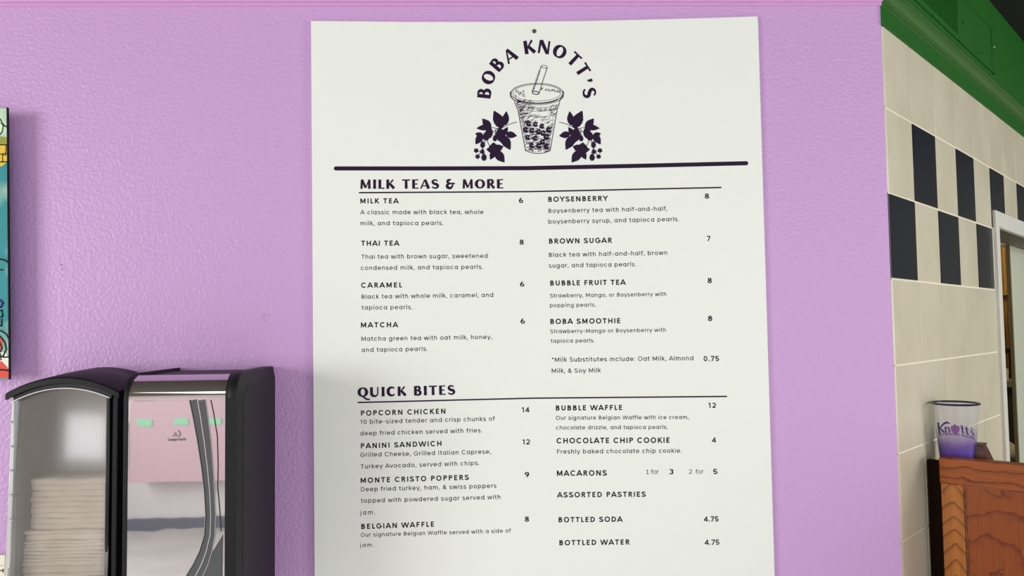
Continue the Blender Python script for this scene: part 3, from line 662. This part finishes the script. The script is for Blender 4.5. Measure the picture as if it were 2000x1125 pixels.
# ------------------------------------------------------------------ right hand towel dispenser (black, mirrored window)
XR, DF = -.3695, .2; XL = at(233, 1000, -DF).x
ZTOP = at(420, 717).z; ZBOT = ZTOP-.40
rd = thing('roll_towel_dispenser', 'black wall dispenser with a shiny mirrored window, right of the clear one', 'dispenser', ((XL+XR)/2, 0, ZBOT))
def prof(i, itop=None, back=0):
    it = i if itop is None else itop; R = .036; zt = ZTOP-it; fy = -(DF-i)
    pts = [(back, zt), (fy+R, zt)]+[(fy+R-R*sin(t), zt-R+R*cos(t)) for t in [pi/2*k/9 for k in range(1, 10)]]
    return pts+[(fy, ZBOT+i+.03), (fy+.03, ZBOT+i), (back, ZBOT+i)]
def st(x, i, it=None): return [(x, y, z) for y, z in prof(i, it)]
FL, FR = at(245.5, 1000, -DF).x, XR-.0195
b = MB(); b.sweep([st(XL, .024, .02), st(XL+.003, .004, .003), st(XL+.005, 0), st(FL, 0), st(FL+.0006, .005), st(FR-.0006, .005), st(FR, 0), st(XR-.0050, 0), st(XR-.0035, .001), st(XR, .024, .020)])
body = b.build('housing', black, rd)
for p_ in body.data.polygons: p_.use_smooth = abs(p_.normal.x) < .6 and abs(p_.normal.y) > .08 and abs(p_.normal.z) > .08
# side shell seam
b = MB(); s1 = [(XR+.0002, y, z) for y, z in prof(.024, .02)]
ribbon(b, [(y, z) for _, y, z in s1[1:12]], .0009, lambda y, z: (XR+.0003, y, z)); b.build('seam', mat('seam_dark', (8, 8, 10), .7), rd)
b = MB(); b.add([(XR-.0108, -(DF-.0012), ZTOP-.037), (XR-.0098, -(DF-.0032), ZTOP-.037), (XR+.0004, -(DF-.0245), ZTOP-.052), (XR+.0004, -(DF-.026), ZTOP-.051)], [(0, 1, 2, 3)]); b.build('seam', bpy.data.materials['seam_dark'], rd)
# window
mir = mat('mirrored_window', (214, 212, 213), .02, .95)
co = coords(mir, (1, 1, 1)); n1 = nd(mir, 'ShaderNodeTexNoise'); n1.inputs['Scale'].default_value = 9; n1.inputs['Detail'].default_value = 2; lk(mir, co, n1.inputs[0])
bb = nd(mir, 'ShaderNodeBump'); bb.inputs['Distance'].default_value = .0014; bb.inputs['Strength'].default_value = .15; lk(mir, n1.outputs[0], bb.inputs['Height']); lk(mir, bb.outputs[0], mir.node_tree.nodes['Principled BSDF'].inputs['Normal'])
pq = prof(.0028); wp_ = pq[2:11]+[(pq[10][0], pq[10][1]-.0015), (pq[10][0], ZBOT+.03)]
wi = []
b = MB()
for x0_, x1_ in ((FL+.0006, FR-.0006),):
    b.sweep([[(x, y, z) for y, z in wp_] for x in (x0_, x1_)], False, False, True)
wm = b.build('window', mir, rd)
wf_ = lambda x, y: at(x, y, -(DF-.0028)-.0006)
z7 = lambda x, y: at(230+x/2.587, 690+y/2.587, -(DF-.0024)); z7b = lambda x, y: at(230+x/2.587, 690+y/2.587, -(DF-.0020)); 
band_grey = mat('dark_grey_gloss', (86, 90, 92), .22, .2); lite = mat('pale_grey_gloss', (198, 200, 202), .15, .6)  # curved dark and pale bands laid over the window face
pl = [(360, 236), (380, 330), (402, 450), (422, 580), (436, 700), (443, 820), (436, 920), (412, 1000), (378, 1070), (330, 1150), (270, 1230)]
w1 = [40, 36, 32, 28, 25, 24, 27, 32, 40, 46, 50]; w2 = [36, 33, 30, 24, 20, 19, 20, 24, 28, 34, 40]
b = MB((0, -.00002, 0)); ribbon(b, [(x+a/2, y) for (x, y), a in zip(pl, w1)], w1, z7); ribbon(b, [(x+a+7+c/2, y) for (x, y), a, c in zip(pl, w1, w2)], w2, z7); b.build('curved_band', band_grey, rd)
b = MB((0, -.00002, 0)); ribbon(b, [(x+a+3, y) for (x, y), a in zip(pl, w1)], 5, z7b); ribbon(b, [(x-1, y) for x, y in pl], 2.5, z7b); ribbon(b, [(x+a+8+c, y) for (x, y), a, c in zip(pl, w1, w2)], 3, z7b); b.build('pale_band_line', lite, rd)
b = MB((0, -.00002, 0)); ribbon(b, [(x+3, y) for x, y in pl], 4, z7b); ribbon(b, [(470, 236), (484, 300), (503, 420), (507, 560), (505, 680), (516, 800), (522, 900)], 5, z7); b.build('dark_band_line', mat('near_black_gloss', (34, 34, 38), .3), rd)
b = MB(); poly(b, [(532, 915), (480, 1000), (440, 1080), (400, 1150), (370, 1230), (528, 1230)], z7); b.build('lower_band', band_grey, rd)
# printed emblem and maker's name on the window
em_ = mat('grey_print', (110, 112, 118), .4)
b = MB(); ribbon(b, A(300, 0, 20, 20, 70, -70, 10), [1.5+3*sin(pi*i/10) for i in range(11)], lambda x, y: z7b(x-5, 408-y))
for k in range(4): y = 400+k*6; ribbon(b, [(290-4-k*4, y), (290+4+k*4, y)], 3, z7b)
b.build('emblem', em_, rd)
b = MB(); P0 = z7b(252, 443); P1 = z7b(345, 441); u = P1-P0; L = u.length; u.normalize(); layout(b, 'Georgia-Pacific', .12, L/.0053, lambda s, t: P0+u*(s*.0053)+Vector((0, 0, t*.0053))); b.build('emblem_lettering', em_, rd)

# ------------------------------------------------------------------ left towel dispenser (clear cover, folded towels)
D2 = .13
LX0 = at(15, 900, -D2).x; LX1 = at(232.5, 900, -D2).x; LZT = at(125, 737, -D2).z; LZE = at(16, 768, -D2).z; LZB = LZT-.42
ld = thing('folded_towel_dispenser', 'clear fronted wall dispenser with arched black lid and folded paper towels inside', 'dispenser', ((LX0+LX1)/2, 0, LZB))
XM = (LX0+LX1)/2; HW = (LX1-LX0)/2
def arch_z(x, ze, zt): t = (x-XM)/HW; return zt-(zt-ze)*t*t
grey_in = mat('grey_inner_plastic', (122, 125, 118), .5)
b = MB(); xq = [LX0+.004+(LX1-LX0-.010)*i/12 for i in range(13)]; b.sweep([[(x, y, arch_z(x, LZE, LZT)-.004) for x in xq]+[(xq[-1], y, LZB), (xq[0], y, LZB)] for y in (-.012, -.001)]); b.build('back_plate', grey_in, ld)
b = MB(); b.box((LX1-.0125, -D2+.002, LZB), (LX1-.003, -.001, LZE-.006)); b.build('side_wall', black, ld, bevel=.002)
b = MB(); b.box((LX1-.0205, -D2-.001, LZB), (LX1-.014, -D2+.012, LZE-.008)); b.build('cover_edge', black_gloss, ld, bevel=.0015)
b = MB(); b.box((LX0+.009, -D2+.012, LZB), (LX0+.0115, -.001, LZE-.0005)); b.build('inner_wall', grey_in, ld)
N = 24
xs = [LX0-.001+(LX1-LX0+.003)*i/N for i in range(N+1)]
lo = lambda y, dz, th: [(x, y, arch_z(x, LZE, LZT)+dz) for x in xs]+[(x, y, arch_z(x, LZE, LZT)+dz-th) for x in xs[::-1]]
b = MB(); b.sweep([lo(-.001, .0095, .012), lo(-.06, .007, .012), lo(-D2-.004, .0015, .011), lo(-D2-.0075, -.001, .008)], True, True, False)
lid = b.build('lid', black, ld)
for p_ in lid.data.polygons: p_.use_smooth = abs(p_.normal.z) > .6
# inner lip under the lid
b = MB(); xs2 = [LX0+.008+(LX1-LX0-.02)*i/N for i in range(N+1)]
b.sweep([[(x, y, arch_z(x, LZE, LZT)-.010) for x in xs2]+[(x, y, arch_z(x, LZE, LZT)-.0165) for x in xs2[::-1]] for y in (-D2+.008, -D2-.001)]); b.build('lid_lip', black_gloss, ld)
# clear cover: gently tilted curved sheet
clr = bpy.data.materials.new('hazy_clear_plastic'); clr.use_nodes = True; nt_ = clr.node_tree; nt_.nodes.clear()
o_ = nd(clr, 'ShaderNodeOutputMaterial'); tr_ = nd(clr, 'ShaderNodeBsdfTransparent'); tr_.inputs[0].default_value = (.93, .94, .92, 1)
df_ = nd(clr, 'ShaderNodeBsdfDiffuse'); df_.inputs[0].default_value = (*lin((172, 174, 168)), 1)
gl_ = nd(clr, 'ShaderNodeBsdfGlossy'); gl_.inputs['Roughness'].default_value = .075; gl_.inputs[0].default_value = (1, 1, 1, 1)
m1 = nd(clr, 'ShaderNodeMixShader'); m1.inputs[0].default_value = .26; m2 = nd(clr, 'ShaderNodeMixShader'); m2.inputs[0].default_value = .2
lk(clr, tr_.outputs[0], m1.inputs[1]); lk(clr, df_.outputs[0], m1.inputs[2]); lk(clr, m1.outputs[0], m2.inputs[1]); lk(clr, gl_.outputs[0], m2.inputs[2]); lk(clr, m2.outputs[0], o_.inputs[0])
cxs = [LX0+.004+(LX1-LX0-.0185)*i/N for i in range(N+1)]
yy = lambda x, t: -D2+.008-.0145*t - .0002*(1-((x-XM)/HW)**2)
b = MB(); b.add([(x, yy(x, t), (arch_z(x, LZE, LZT)-.013)*(1-t)+LZB*t) for t in (0, .25, .5, .75, 1) for x in cxs], [(j*(N+1)+i, j*(N+1)+i+1, (j+1)*(N+1)+i+1, (j+1)*(N+1)+i) for j in range(4) for i in range(N)], True)
b.build('clear_cover', clr, ld)
silver = mat('bright_clear_edge', (214, 216, 216), .2, .3)
b = MB(); b.hexa([(LX0-.0025, -D2-.003, LZB), (LX0+.0075, -D2-.003, LZB), (LX0+.0075, -D2+.06, LZB), (LX0-.0025, -D2+.06, LZB), (LX0+.004, -D2+.001, LZE-.011), (LX0+.0085, -D2+.001, LZE-.011), (LX0+.0085, -D2+.06, LZE-.011), (LX0+.004, -D2+.06, LZE-.011)])
b.build('cover_side', silver, ld, bevel=.0015)
b = MB(); ribbon(b, [(x, arch_z(x, LZE, LZT)-.0168) for x in cxs], .0016, lambda x, z: (x, -D2-.0028, z)); b.build('cover_rim', silver, ld)
for py in (777, 824.5, 872, 919, 967, 1015):
    p = at(22, py, -D2); b = MB(); b.tube([(p.x-.0025, -D2-.0022, p.z), (p.x+.001, -D2-.0035, p.z), (p.x+.0045, -D2-.002, p.z+.0005)], .0014); b.build('hinge_peg', silver, ld)
# folded towels: a thing each
paper = mat('recycled_paper', (246, 230, 214), .9, spec=.1); tint(paper, (242, 224, 208), (250, 236, 222), 40); 
n_, b_ = bump(paper, 60, .0008, .6)
ORD = 'first second third fourth fifth sixth seventh eighth ninth tenth eleventh twelfth thirteenth fourteenth fifteenth sixteenth seventeenth eighteenth nineteenth twentieth twenty-first twenty-second twenty-third twenty-fourth twenty-fifth'.split()
tz = at(120, 936, -D2+.02).z; z = tz; i = 0
while z > LZB+.03:
    if i < 9: th = .0085+random.uniform(-.001, .001)
    else: th = random.choice([.0048, .0075, .0055, .011, .0065])
    j0 = random.uniform(-.0012, .0012); out_ = random.uniform(-.0012, .0015)+(.003 if i in (9,) else 0)
    xa = LX0+.0185+j0-.0006*max(0, min(i-9, 7))+(.005 if i < 9 else 0); xb = LX1-.0245+random.uniform(-.001, .001)-(0 if i < 9 else .0012*(i % 3))
    P = []
    b = MB(); K2 = 10; wob = [random.uniform(-.0009, .0009) for _ in range(K2+1)]
    yf = -D2+.0235-out_*.3 if i < 9 else -D2+.0195-out_
    loops = []
    for k in range(K2+1):
        x = xa+(xb-xa)*k/K2; zz = z+wob[k]*.6+.0006*sin(k*.9+i)
        c_ = .0011 if i < 9 else .003; loops.append([(x, -.03, zz), (x, yf+c_, zz), (x, yf+c_*.2, zz-th*.2), (x, yf, zz-th*.5), (x, yf+c_*.2, zz-th*.8), (x, yf+c_, zz-th+.0002), (x, -.03, zz-th+.0003)])
    b.sweep(loops, True, True, True)
    o = b.build('paper_towel', paper)
    if i == 0: tag(o, 'topmost pale folded paper towel of the stack in the clear dispenser', 'paper towel', 'folded paper towels inside the clear dispenser')
    elif i < 9: tag(o, 'hazy folded paper towel, %s from the top of the dispenser stack' % ORD[i], 'paper towel', 'folded paper towels inside the clear dispenser')
    elif i == 9: tag(o, 'thick folded paper towel jutting out midway down the dispenser stack', 'paper towel', 'folded paper towels inside the clear dispenser')
    else: tag(o, 'crisp folded paper towel, %s below the thick jutting one in the dispenser' % ORD[i-10], 'paper towel', 'folded paper towels inside the clear dispenser')
    z -= th; i += 1

# ------------------------------------------------------------------ oak partition at the right
UD = Vector((K, -K, 0)); UB = Vector((K, K, 0))      # along the partition, and behind it
Ep = CAM+ray(1835, 893)*(1.452/ray(1835, 893).dot(Vector((0, 1, 0)))); Ep = Vector((Ep.x, Ep.y, Ep.z))
PZ = Ep.z
def pf(s, t, z): v = Ep+UD*s+UB*t; return (v.x, v.y, z)
def ats(px, py, t=0.0): p = hit(px, py, Ep+UB*t, UB); v = p-(Ep+UB*t); return v.dot(UD), p.z
def wood(name, c1, c2, c3, sc, rot, dist, ringy=1.0):
    m = mat(name, c2, .42, spec=.2); co = coords(m, sc, rot)
    n = nd(m, 'ShaderNodeTexNoise'); n.inputs['Scale'].default_value = 2.2; n.inputs['Detail'].default_value = 3; lk(m, co, n.inputs[0])
    mx = nd(m, 'ShaderNodeVectorMath', operation='MULTIPLY_ADD'); lk(m, n.outputs['Color'], mx.inputs[0]); mx.inputs[1].default_value = (dist,)*3; lk(m, co, mx.inputs[2])
    wv = nd(m, 'ShaderNodeTexWave', wave_type='BANDS', bands_direction='X'); wv.inputs['Scale'].default_value = 1.6*ringy; wv.inputs['Distortion'].default_value = 2.2; wv.inputs['Detail'].default_value = 2.5; wv.inputs['Detail Scale'].default_value = 1.4
    lk(m, mx.outputs[0], wv.inputs[0])
    rp = nd(m, 'ShaderNodeValToRGB'); e = rp.color_ramp.elements; e[0].position = .0; e[0].color = (*lin(c1), 1); e[1].position = 1; e[1].color = (*lin(c3), 1); k = rp.color_ramp.elements.new(.22); k.color = (*lin(c2), 1)
    lk(m, wv.outputs['Fac'], rp.inputs[0])
    fn_ = nd(m, 'ShaderNodeTexNoise'); fn_.inputs['Scale'].default_value = 9; fn_.inputs['Detail'].default_value = 5; lk(m, co, fn_.inputs[0])
    mm = nd(m, 'ShaderNodeMix', data_type='RGBA', blend_type='MULTIPLY'); mm.inputs[0].default_value = .35
    lk(m, rp.outputs[0], mm.inputs[6]); lk(m, fn_.outputs['Color'], mm.inputs[7])
    hs = nd(m, 'ShaderNodeBrightContrast'); hs.inputs['Bright'].default_value = 0.02; lk(m, mm.outputs[2], hs.inputs[0])
    lk(m, hs.outputs[0], m.node_tree.nodes['Principled BSDF'].inputs['Base Color'])
    return m
def cathedral(name, dk, md, lt, zk, sk, s0, noise, sharp, nsc=16):
    m = mat(name, md, .42, spec=.18); co = coords(m); sp = nd(m, 'ShaderNodeSeparateXYZ'); lk(m, co, sp.inputs[0])
    def mth(op, a, b_=None):
        n = nd(m, 'ShaderNodeMath', operation=op)
        for i_, q in enumerate((a, b_)):
            if q is None: continue
            if isinstance(q, (int, float)): n.inputs[i_].default_value = q
            else: lk(m, q, n.inputs[i_])
        return n.outputs[0]
    sd = mth('SUBTRACT', mth('MULTIPLY', mth('SUBTRACT', sp.outputs['X'], sp.outputs['Y']), K), s0+(Ep.x-Ep.y)*K)
    nz = nd(m, 'ShaderNodeTexNoise'); nz.inputs['Scale'].default_value = nsc; nz.inputs['Detail'].default_value = 4; lk(m, co, nz.inputs[0])
    ab = mth('SQRT', mth('ADD', mth('MULTIPLY', sd, sd), .000012))
    v = mth('ADD', mth('ADD', mth('MULTIPLY', sp.outputs['Z'], zk), mth('MULTIPLY', ab, sk)), mth('MULTIPLY', nz.outputs[0], noise))
    fr_ = mth('POWER', mth('FRACT', v) if sharp > 4 else mth('PINGPONG', v, 1.0), sharp)
    rp = nd(m, 'ShaderNodeValToRGB'); e = rp.color_ramp.elements; e[0].position = 0; e[0].color = (*lin(lt), 1); e[1].position = 1; e[1].color = (*lin(dk), 1); k = e.new(.35); k.color = (*lin(md), 1)
    lk(m, fr_, rp.inputs[0])
    mp = nd(m, 'ShaderNodeMapping'); mp.inputs['Scale'].default_value = (260, 260, 9) if sk else (16, 16, 220); lk(m, co, mp.inputs[0])
    n2 = nd(m, 'ShaderNodeTexNoise'); n2.inputs['Scale'].default_value = 1; n2.inputs['Detail'].default_value = 4; lk(m, mp.outputs[0], n2.inputs[0])
    r2 = nd(m, 'ShaderNodeValToRGB'); e = r2.color_ramp.elements; e[0].position = .3; e[0].color = (.62, .62, .62, 1); e[1].position = .6; e[1].color = (1, 1, 1, 1); lk(m, n2.outputs[0], r2.inputs[0])
    mm = nd(m, 'ShaderNodeMix', data_type='RGBA', blend_type='MULTIPLY'); mm.inputs[0].default_value = .55; lk(m, rp.outputs[0], mm.inputs[6]); lk(m, r2.outputs[0], mm.inputs[7])
    lk(m, mm.outputs[2], m.node_tree.nodes['Principled BSDF'].inputs['Base Color'])
    return m
wood_rail = cathedral('oak_rail', (76, 30, 10), (138, 66, 20), (152, 78, 26), 48, 0, 0, 1.6, 5)
wood_stile = cathedral('oak_stile', (90, 42, 14), (156, 90, 38), (170, 104, 46), 36, 42, .021, 1.1, 6)
wood_panel = cathedral('oak_panel', (96, 40, 12), (130, 60, 20), (142, 70, 24), 10, 8, .12, 6, 7, 7)
pa = thing('wooden_partition', 'brown oak panelled counter partition at the lower right, under the purple cup', 'counter', pf(.3, 0, 0))
_, zr = ats(1950, 948); s1_, _ = ats(1884.5, 1040); zr = PZ-.0465
LEN = .75
b = MB(); b.box((-.001, -.002, zr), (LEN, .026, PZ), pf); b.build('top_rail', wood_rail, pa, bevel=.0012)
b = MB(); b.box((0, 0, 0), (s1_, .024, zr-.0004), pf); b.build('stile', wood_stile, pa, bevel=.0012)
b = MB(); b.box((s1_+.0004, .005, 0), (LEN, .020, zr-.0004), pf); b.build('panel', wood_panel, pa)
b = MB(); b.box((s1_+.0003, .0035, 0), (s1_+.003, .006, zr-.003), pf); b.box((s1_+.0003, .0035, zr-.003), (LEN, .006, zr-.0004), pf); b.build('panel_bead', wood('oak_bead', (96, 44, 20), (120, 62, 32), (140, 78, 42), (3, 3, 30), (0, 0, 0), .3), pa)
b = MB(); b.box((0, .0262, PZ-.034), (LEN, .105, PZ-.016), pf); b.build('ledge', wood_rail, pa)
b = MB(); b.box((.004, .085, 0), (LEN, .103, PZ-.0342), pf); b.build('back_panel', wood_panel, pa)
b = MB(); b.box((-.0300, .030, 0), (-.0005, .045, PZ-.012), pf); b.build('gap_shade', mat('gap_shade_brown', (30, 15, 8), .7, spec=.1), pa)  # added dark strip standing in for the deep shade between partition and tiles
b = MB(); b.box((0, .0265, 0), (.003, .0845, PZ-.0342), pf); b.build('end_panel', wood_stile, pa)
# little dark wooden holder behind the cup
dw = wood('dark_red_wood', (62, 26, 16), (88, 40, 24), (102, 50, 30), (6, 6, 30), (0, 0, 0), .5)
TT = .066
sA, zA = ats(1888, 868.5, TT); sB, zB2 = ats(1918, 868.5, TT); sC, zC = ats(1933, 900, TT)
hd = thing('wooden_wedge', 'small dark red wooden wedge standing right of the purple cup', 'holder', pf(sA, TT, PZ-.016))
zb3 = PZ-.0158; sD = sC+(zC-zb3)*(sC-sB)/(zB2-zC)
b = MB(); P = [(sA, zb3), (sD, zb3), (sB, zA), (sA, zA)]
b.add([pf(s, TT, z) for s, z in P]+[pf(s, TT+.03, z) for s, z in P], [(0, 1, 2, 3), (7, 6, 5, 4), (0, 4, 5, 1), (1, 5, 6, 2), (2, 6, 7, 3), (3, 7, 4, 0)])
b.build('block', dw, hd, bevel=.0012)
b = MB(); b.box((sA-.001, TT-.0015, zA-.0005), (sB+.0015, TT+.0315, zA+.0025), pf); b.build('top_plate', dw, hd, bevel=.0008)

# ------------------------------------------------------------------ printed plastic cup
tcup = .0695
sc_, _ = ats(1870, 890, tcup); cc = Vector(pf(sc_, tcup, 0))
dep = (cc-CAM).dot(FW)
zb = PZ-.0155; zrim = hit(1866, 786, cc, Vector((0, 1, 0))).z
H = zrim-zb; rt = 45.5*dep/F*.98; rb = rt*.70
tag_cup = thing('plastic_cup', 'frosted plastic cup fading to purple, printed and dark rimmed, on the partition', 'cup', (cc.x, cc.y, zb))
cupm = bpy.data.materials.new('frosted_purple_fade'); cupm.use_nodes = True
bs = cupm.node_tree.nodes['Principled BSDF']; tc = nd(cupm, 'ShaderNodeTexCoord'); sx = nd(cupm, 'ShaderNodeSeparateXYZ'); lk(cupm, tc.outputs['Object'], sx.inputs[0])
mr = nd(cupm, 'ShaderNodeMapRange'); mr.inputs['From Min'].default_value = zb; mr.inputs['From Max'].default_value = zrim; lk(cupm, sx.outputs['Z'], mr.inputs['Value'])
rp = nd(cupm, 'ShaderNodeValToRGB'); e = rp.color_ramp.elements; e[0].position = .08; e[0].color = (*lin((86, 62, 168)), 1); e[1].position = .62; e[1].color = (*lin((206, 202, 208)), 1); k = e.new(.3); k.color = (*lin((128, 100, 178)), 1)
k = e.new(.46); k.color = (*lin((176, 160, 196)), 1)
lk(cupm, mr.outputs[0], rp.inputs[0]); lk(cupm, rp.outputs[0], bs.inputs['Base Color'])
ra = nd(cupm, 'ShaderNodeValToRGB'); e = ra.color_ramp.elements; e[0].position = .15; e[0].color = (.97,)*3+(1,); e[1].position = .62; e[1].color = (.38,)*3+(1,)
lk(cupm, mr.outputs[0], ra.inputs[0]); lk(cupm, ra.outputs[0], bs.inputs['Alpha']); bs.inputs['Roughness'].default_value = .22
rad = lambda t: rb+(rt*.965-rb)*t
b = MB(); b.lathe([(0, .002), (rb*.9, .002), (rb, .004)]+[(rad(t), H*t) for t in (.1, .2, .3, .4, .5, .6, .7, .8, .9, .98)], (cc.x, cc.y, zb), 48)
b.build('cup_body', cupm, tag_cup)
rim = mat('dark_indigo_rim', (34, 26, 66), .3)
b = MB(); b.lathe([(rt*.965+.0022*cos(t), H-.0015+.0019*sin(t)) for t in [2*pi*k/10 for k in range(11)]], (cc.x, cc.y, zb), 48); b.build('rolled_rim', rim, tag_cup)
view = math.atan2(CAM.y-cc.y, CAM.x-cc.x)
cprint = mat('deep_purple_print', (58, 30, 110), .4)
dpx = dep/F
def cupf(x, y):       # zoomed coordinates on the cup (7.03 per pixel, centre 345) -> surface
    dx = (x-322)/7.03*dpx; z = zb+((880-y)/7.03*dpx)*1.0; t = max(0, min(1, (z-zb)/H)); R = rad(t)+.0005
    a = view+math.asin(max(-.97, min(.97, dx/R))); return (cc.x+R*cos(a), cc.y+R*sin(a), z)
def cup_art(name, m, items):
    b = MB()
    for pts, wd in items:
        if wd is None: poly(b, pts, cupf)
        else:
            q = [];  W = []
            ww = wd if isinstance(wd, list) else [wd]*len(pts)
            for i in range(len(pts)-1):
                for k in range(3): t = k/3; q.append((pts[i][0]*(1-t)+pts[i+1][0]*t, pts[i][1]*(1-t)+pts[i+1][1]*t)); W.append(ww[i]*(1-t)+ww[i+1]*t)
            q.append(pts[-1]); W.append(ww[-1]); ribbon(b, q, W, cupf)
    return b.build(name, m, tag_cup)
cup_art('logo_lettering', cprint, [
 ([(96, 325), (112, 470)], 22), ([(82, 326), (112, 322)], 8), ([(94, 472), (128, 468)], 8),
 ([(112, 408), (140, 360), (170, 325), (210, 302), (248, 318)], [10, 16, 24, 28, 8]), ([(120, 392), (168, 448)], [14, 24]), ([(150, 452), (186, 446)], 8),
 ([(186, 372), (194, 446)], 18), ([(176, 374), (192, 370)], 8), ([(182, 447), (208, 445)], 8), ([(196, 384), (212, 368), (226, 374), (232, 392), (236, 440)], [8, 12, 16, 18, 18]), ([(224, 443), (252, 441)], 8),
 ([(372, 350), (394, 336)], 8), ([(394, 338), (396, 420), (404, 444), (420, 450)], [20, 20, 18, 8]), ([(368, 376), (424, 380)], 9),
 ([(446, 352), (450, 432), (458, 460), (474, 466)], [19, 19, 17, 8]), ([(424, 382), (478, 392)], 9),
 ([(510, 362), (512, 380), (504, 396)], [12, 11, 4]),
 ([(540, 412), (524, 402), (506, 408), (502, 428), (522, 444), (534, 462), (526, 484), (506, 488), (490, 472)], [6, 9, 12, 14, 15, 14, 12, 9, 6])])
cup_art('berry_emblem', mat('plum_print', (120, 72, 140), .4), [([(252, 380), (258, 350), (285, 338), (310, 345), (335, 340), (360, 352), (366, 385), (355, 425), (335, 452), (308, 466), (282, 450), (260, 420)], None)])
cup_art('berry_leaf', cprint, [([(290, 350), (308, 330), (318, 322)], [6, 14, 4]), ([(300, 345), (330, 352)], 10)])
b = MB()
tx = 'BOYSENBERRY FESTIVAL'; g_, lo_, hi_ = measure(tx, .13)
def sm(s, t):
    u = s; x = 100+u*445; c = ((u-.47)*2); y = 470+46*c*c+ (20*u) - t; return cupf(x, y)
sc2 = 1/(hi_-lo_)
for x, ss in g_:
    for s in ss: ribbon(b, s, .13, lambda a, v, x=x: sm((x+a-lo_)*sc2, v*38))
b.build('small_lettering', cprint, tag_cup)

# ------------------------------------------------------------------ things beyond the doorway
def kbox(mb, x0, y0, x1, y1, Y, th):
    p = at(x0, y1, Y); q = at(x1, y0, Y); mb.box((p.x, Y, p.z), (q.x, Y+th, q.z))
wc = wood('ochre_wood', (124, 84, 20), (172, 122, 38), (188, 138, 52), (8, 8, 3), (0, 0, 0), .3)
bk = mat('matt_black_kit', (16, 15, 16), .6)
p = at(1960, 578, 2.7); cab = thing('wooden_cabinet', 'ochre wooden wall cabinet seen through the doorway', 'cabinet', (p.x, 3.0, p.z))
b = MB(); kbox(b, 1925, 478, 1995, 578, 2.7, 1.18); b.build('body', wc, cab, bevel=.003)
b = MB(); kbox(b, 1962, 578, 1996, 584, 2.66, 1.1); b.build('bottom_rail', mat('dark_wood', (70, 44, 20), .6), cab)
sh = thing('slatted_screen', 'pale wooden slatted screen below the ochre cabinet beyond the doorway', 'screen', (p.x, 3.6, 0))
for i in range(12):
    q0 = at(1925+i*5.4, 590, 3.4); q1 = at(1925+i*5.4+4.9, 590, 3.4)
    b = MB(); b.box((q0.x, 3.4, .05), (q1.x, 3.42, q0.z)); b.build('slat', wc, sh, bevel=.001)
b = MB(); b.box((at(1925, 700, 3.4).x, 3.421, .0), (at(1992, 700, 3.4).x, 3.45, .06)); b.box((at(1925, 700, 3.4).x, 3.421, 1.3), (at(1992, 700, 3.4).x, 3.45, 1.36)); b.build('batten', wc, sh)
zc0 = at(1960, 745, 2.6).z
kc = thing('kitchen_counter', 'dark kitchen counter seen through the doorway gap', 'counter', (p.x, 3.0, 0))
xq0, xq1 = at(1920, 745, 2.6).x, at(2010, 745, 2.6).x
b = MB(); b.box((xq0, 2.62, 0), (xq1, 3.3, zc0-.03)); b.build('body', mat('dark_brown_cabinet', (40, 33, 24), .6), kc)
b = MB(); b.box((xq0-.01, 2.6, zc0-.03), (xq1+.01, 3.32, zc0)); b.build('worktop', mat('grey_worktop', (116, 106, 84), .5), kc)
mo = thing('shelf_monitor', 'thin black screen with stand on the counter beyond the doorway', 'monitor', (at(1972, 740, 2.9).x, 2.9, zc0+.0005))
b = MB(); kbox(b, 1955, 681, 1984, 690, 2.88, .03); b.build('screen', bk, mo)
q = at(1974, 690, 2.9); b = MB(); b.box((q.x-.008, 2.89, zc0+.012), (q.x+.008, 2.905, q.z+.002)); b.box((q.x-.05, 2.84, zc0+.0005), (q.x+.05, 2.96, zc0+.012)); b.build('stand', bk, mo)
q = at(1963, 720, 2.66)
b = MB(); b.box((q.x-.02, 2.65, zc0+.0005), (q.x+.012, 2.72, q.z)); tag(b.build('carton', mat('cream_carton', (196, 184, 150), .6), bevel=.002), 'small cream carton on the counter beyond the doorway', 'box')
q = at(1969, 905, 2.25); zs = q.z
bg = thing('pale_bag', 'rounded pale bag on a dark stool, low in the doorway gap', 'bag', (q.x, 2.25, zs))
b = MB(); b.lathe([(0, 0), (.045, .0), (.062, .03), (.058, .06), (.034, .085), (.012, .1), (0, .1)], (q.x, 2.25, zs+.0005), 20); b.build('sack', mat('pale_cloth', (150, 140, 112), .8), bg)
st_ = thing('dark_stool', 'dark stool under the pale bag beyond the doorway', 'stool', (q.x, 2.25, 0))
b = MB(); b.box((q.x-.15, 2.1, zs-.03), (q.x+.15, 2.4, zs)); b.build('seat', bk, st_, bevel=.004)
for dx in (-.14, .12):
    for dy in (2.11, 2.37):
        b = MB(); b.box((q.x+dx, dy, 0), (q.x+dx+.02, dy+.02, zs-.0305)); b.build('leg', bk, st_)

# ------------------------------------------------------------------ lit display case at the back of the room (seen in the mirrored window)
lc = thing('display_case', 'pink display case with three green lit panels, reflected in the mirrored window', 'display case', (-2.35, -5.1, 0))
gl = bpy.data.materials.new('green_lamp_panel'); gl.use_nodes = True; gb = gl.node_tree.nodes['Principled BSDF']; gb.inputs['Emission Color'].default_value = (.5, 1, .62, 1); gb.inputs['Emission Strength'].default_value = .6; gb.inputs['Base Color'].default_value = (.08, .3, .15, 1)
b = MB(); b.box((-2.665, -5.155, .40), (-1.75, -4.98, 1.1)); b.build('body', mat('pink_laminate', (226, 196, 208), .6), lc)
for x in (-2.55, -2.29, -2.04):
    b = MB(); b.box((x-.05, -4.979, .81), (x+.05, -4.97, .86)); b.build('light_panel', gl, lc)
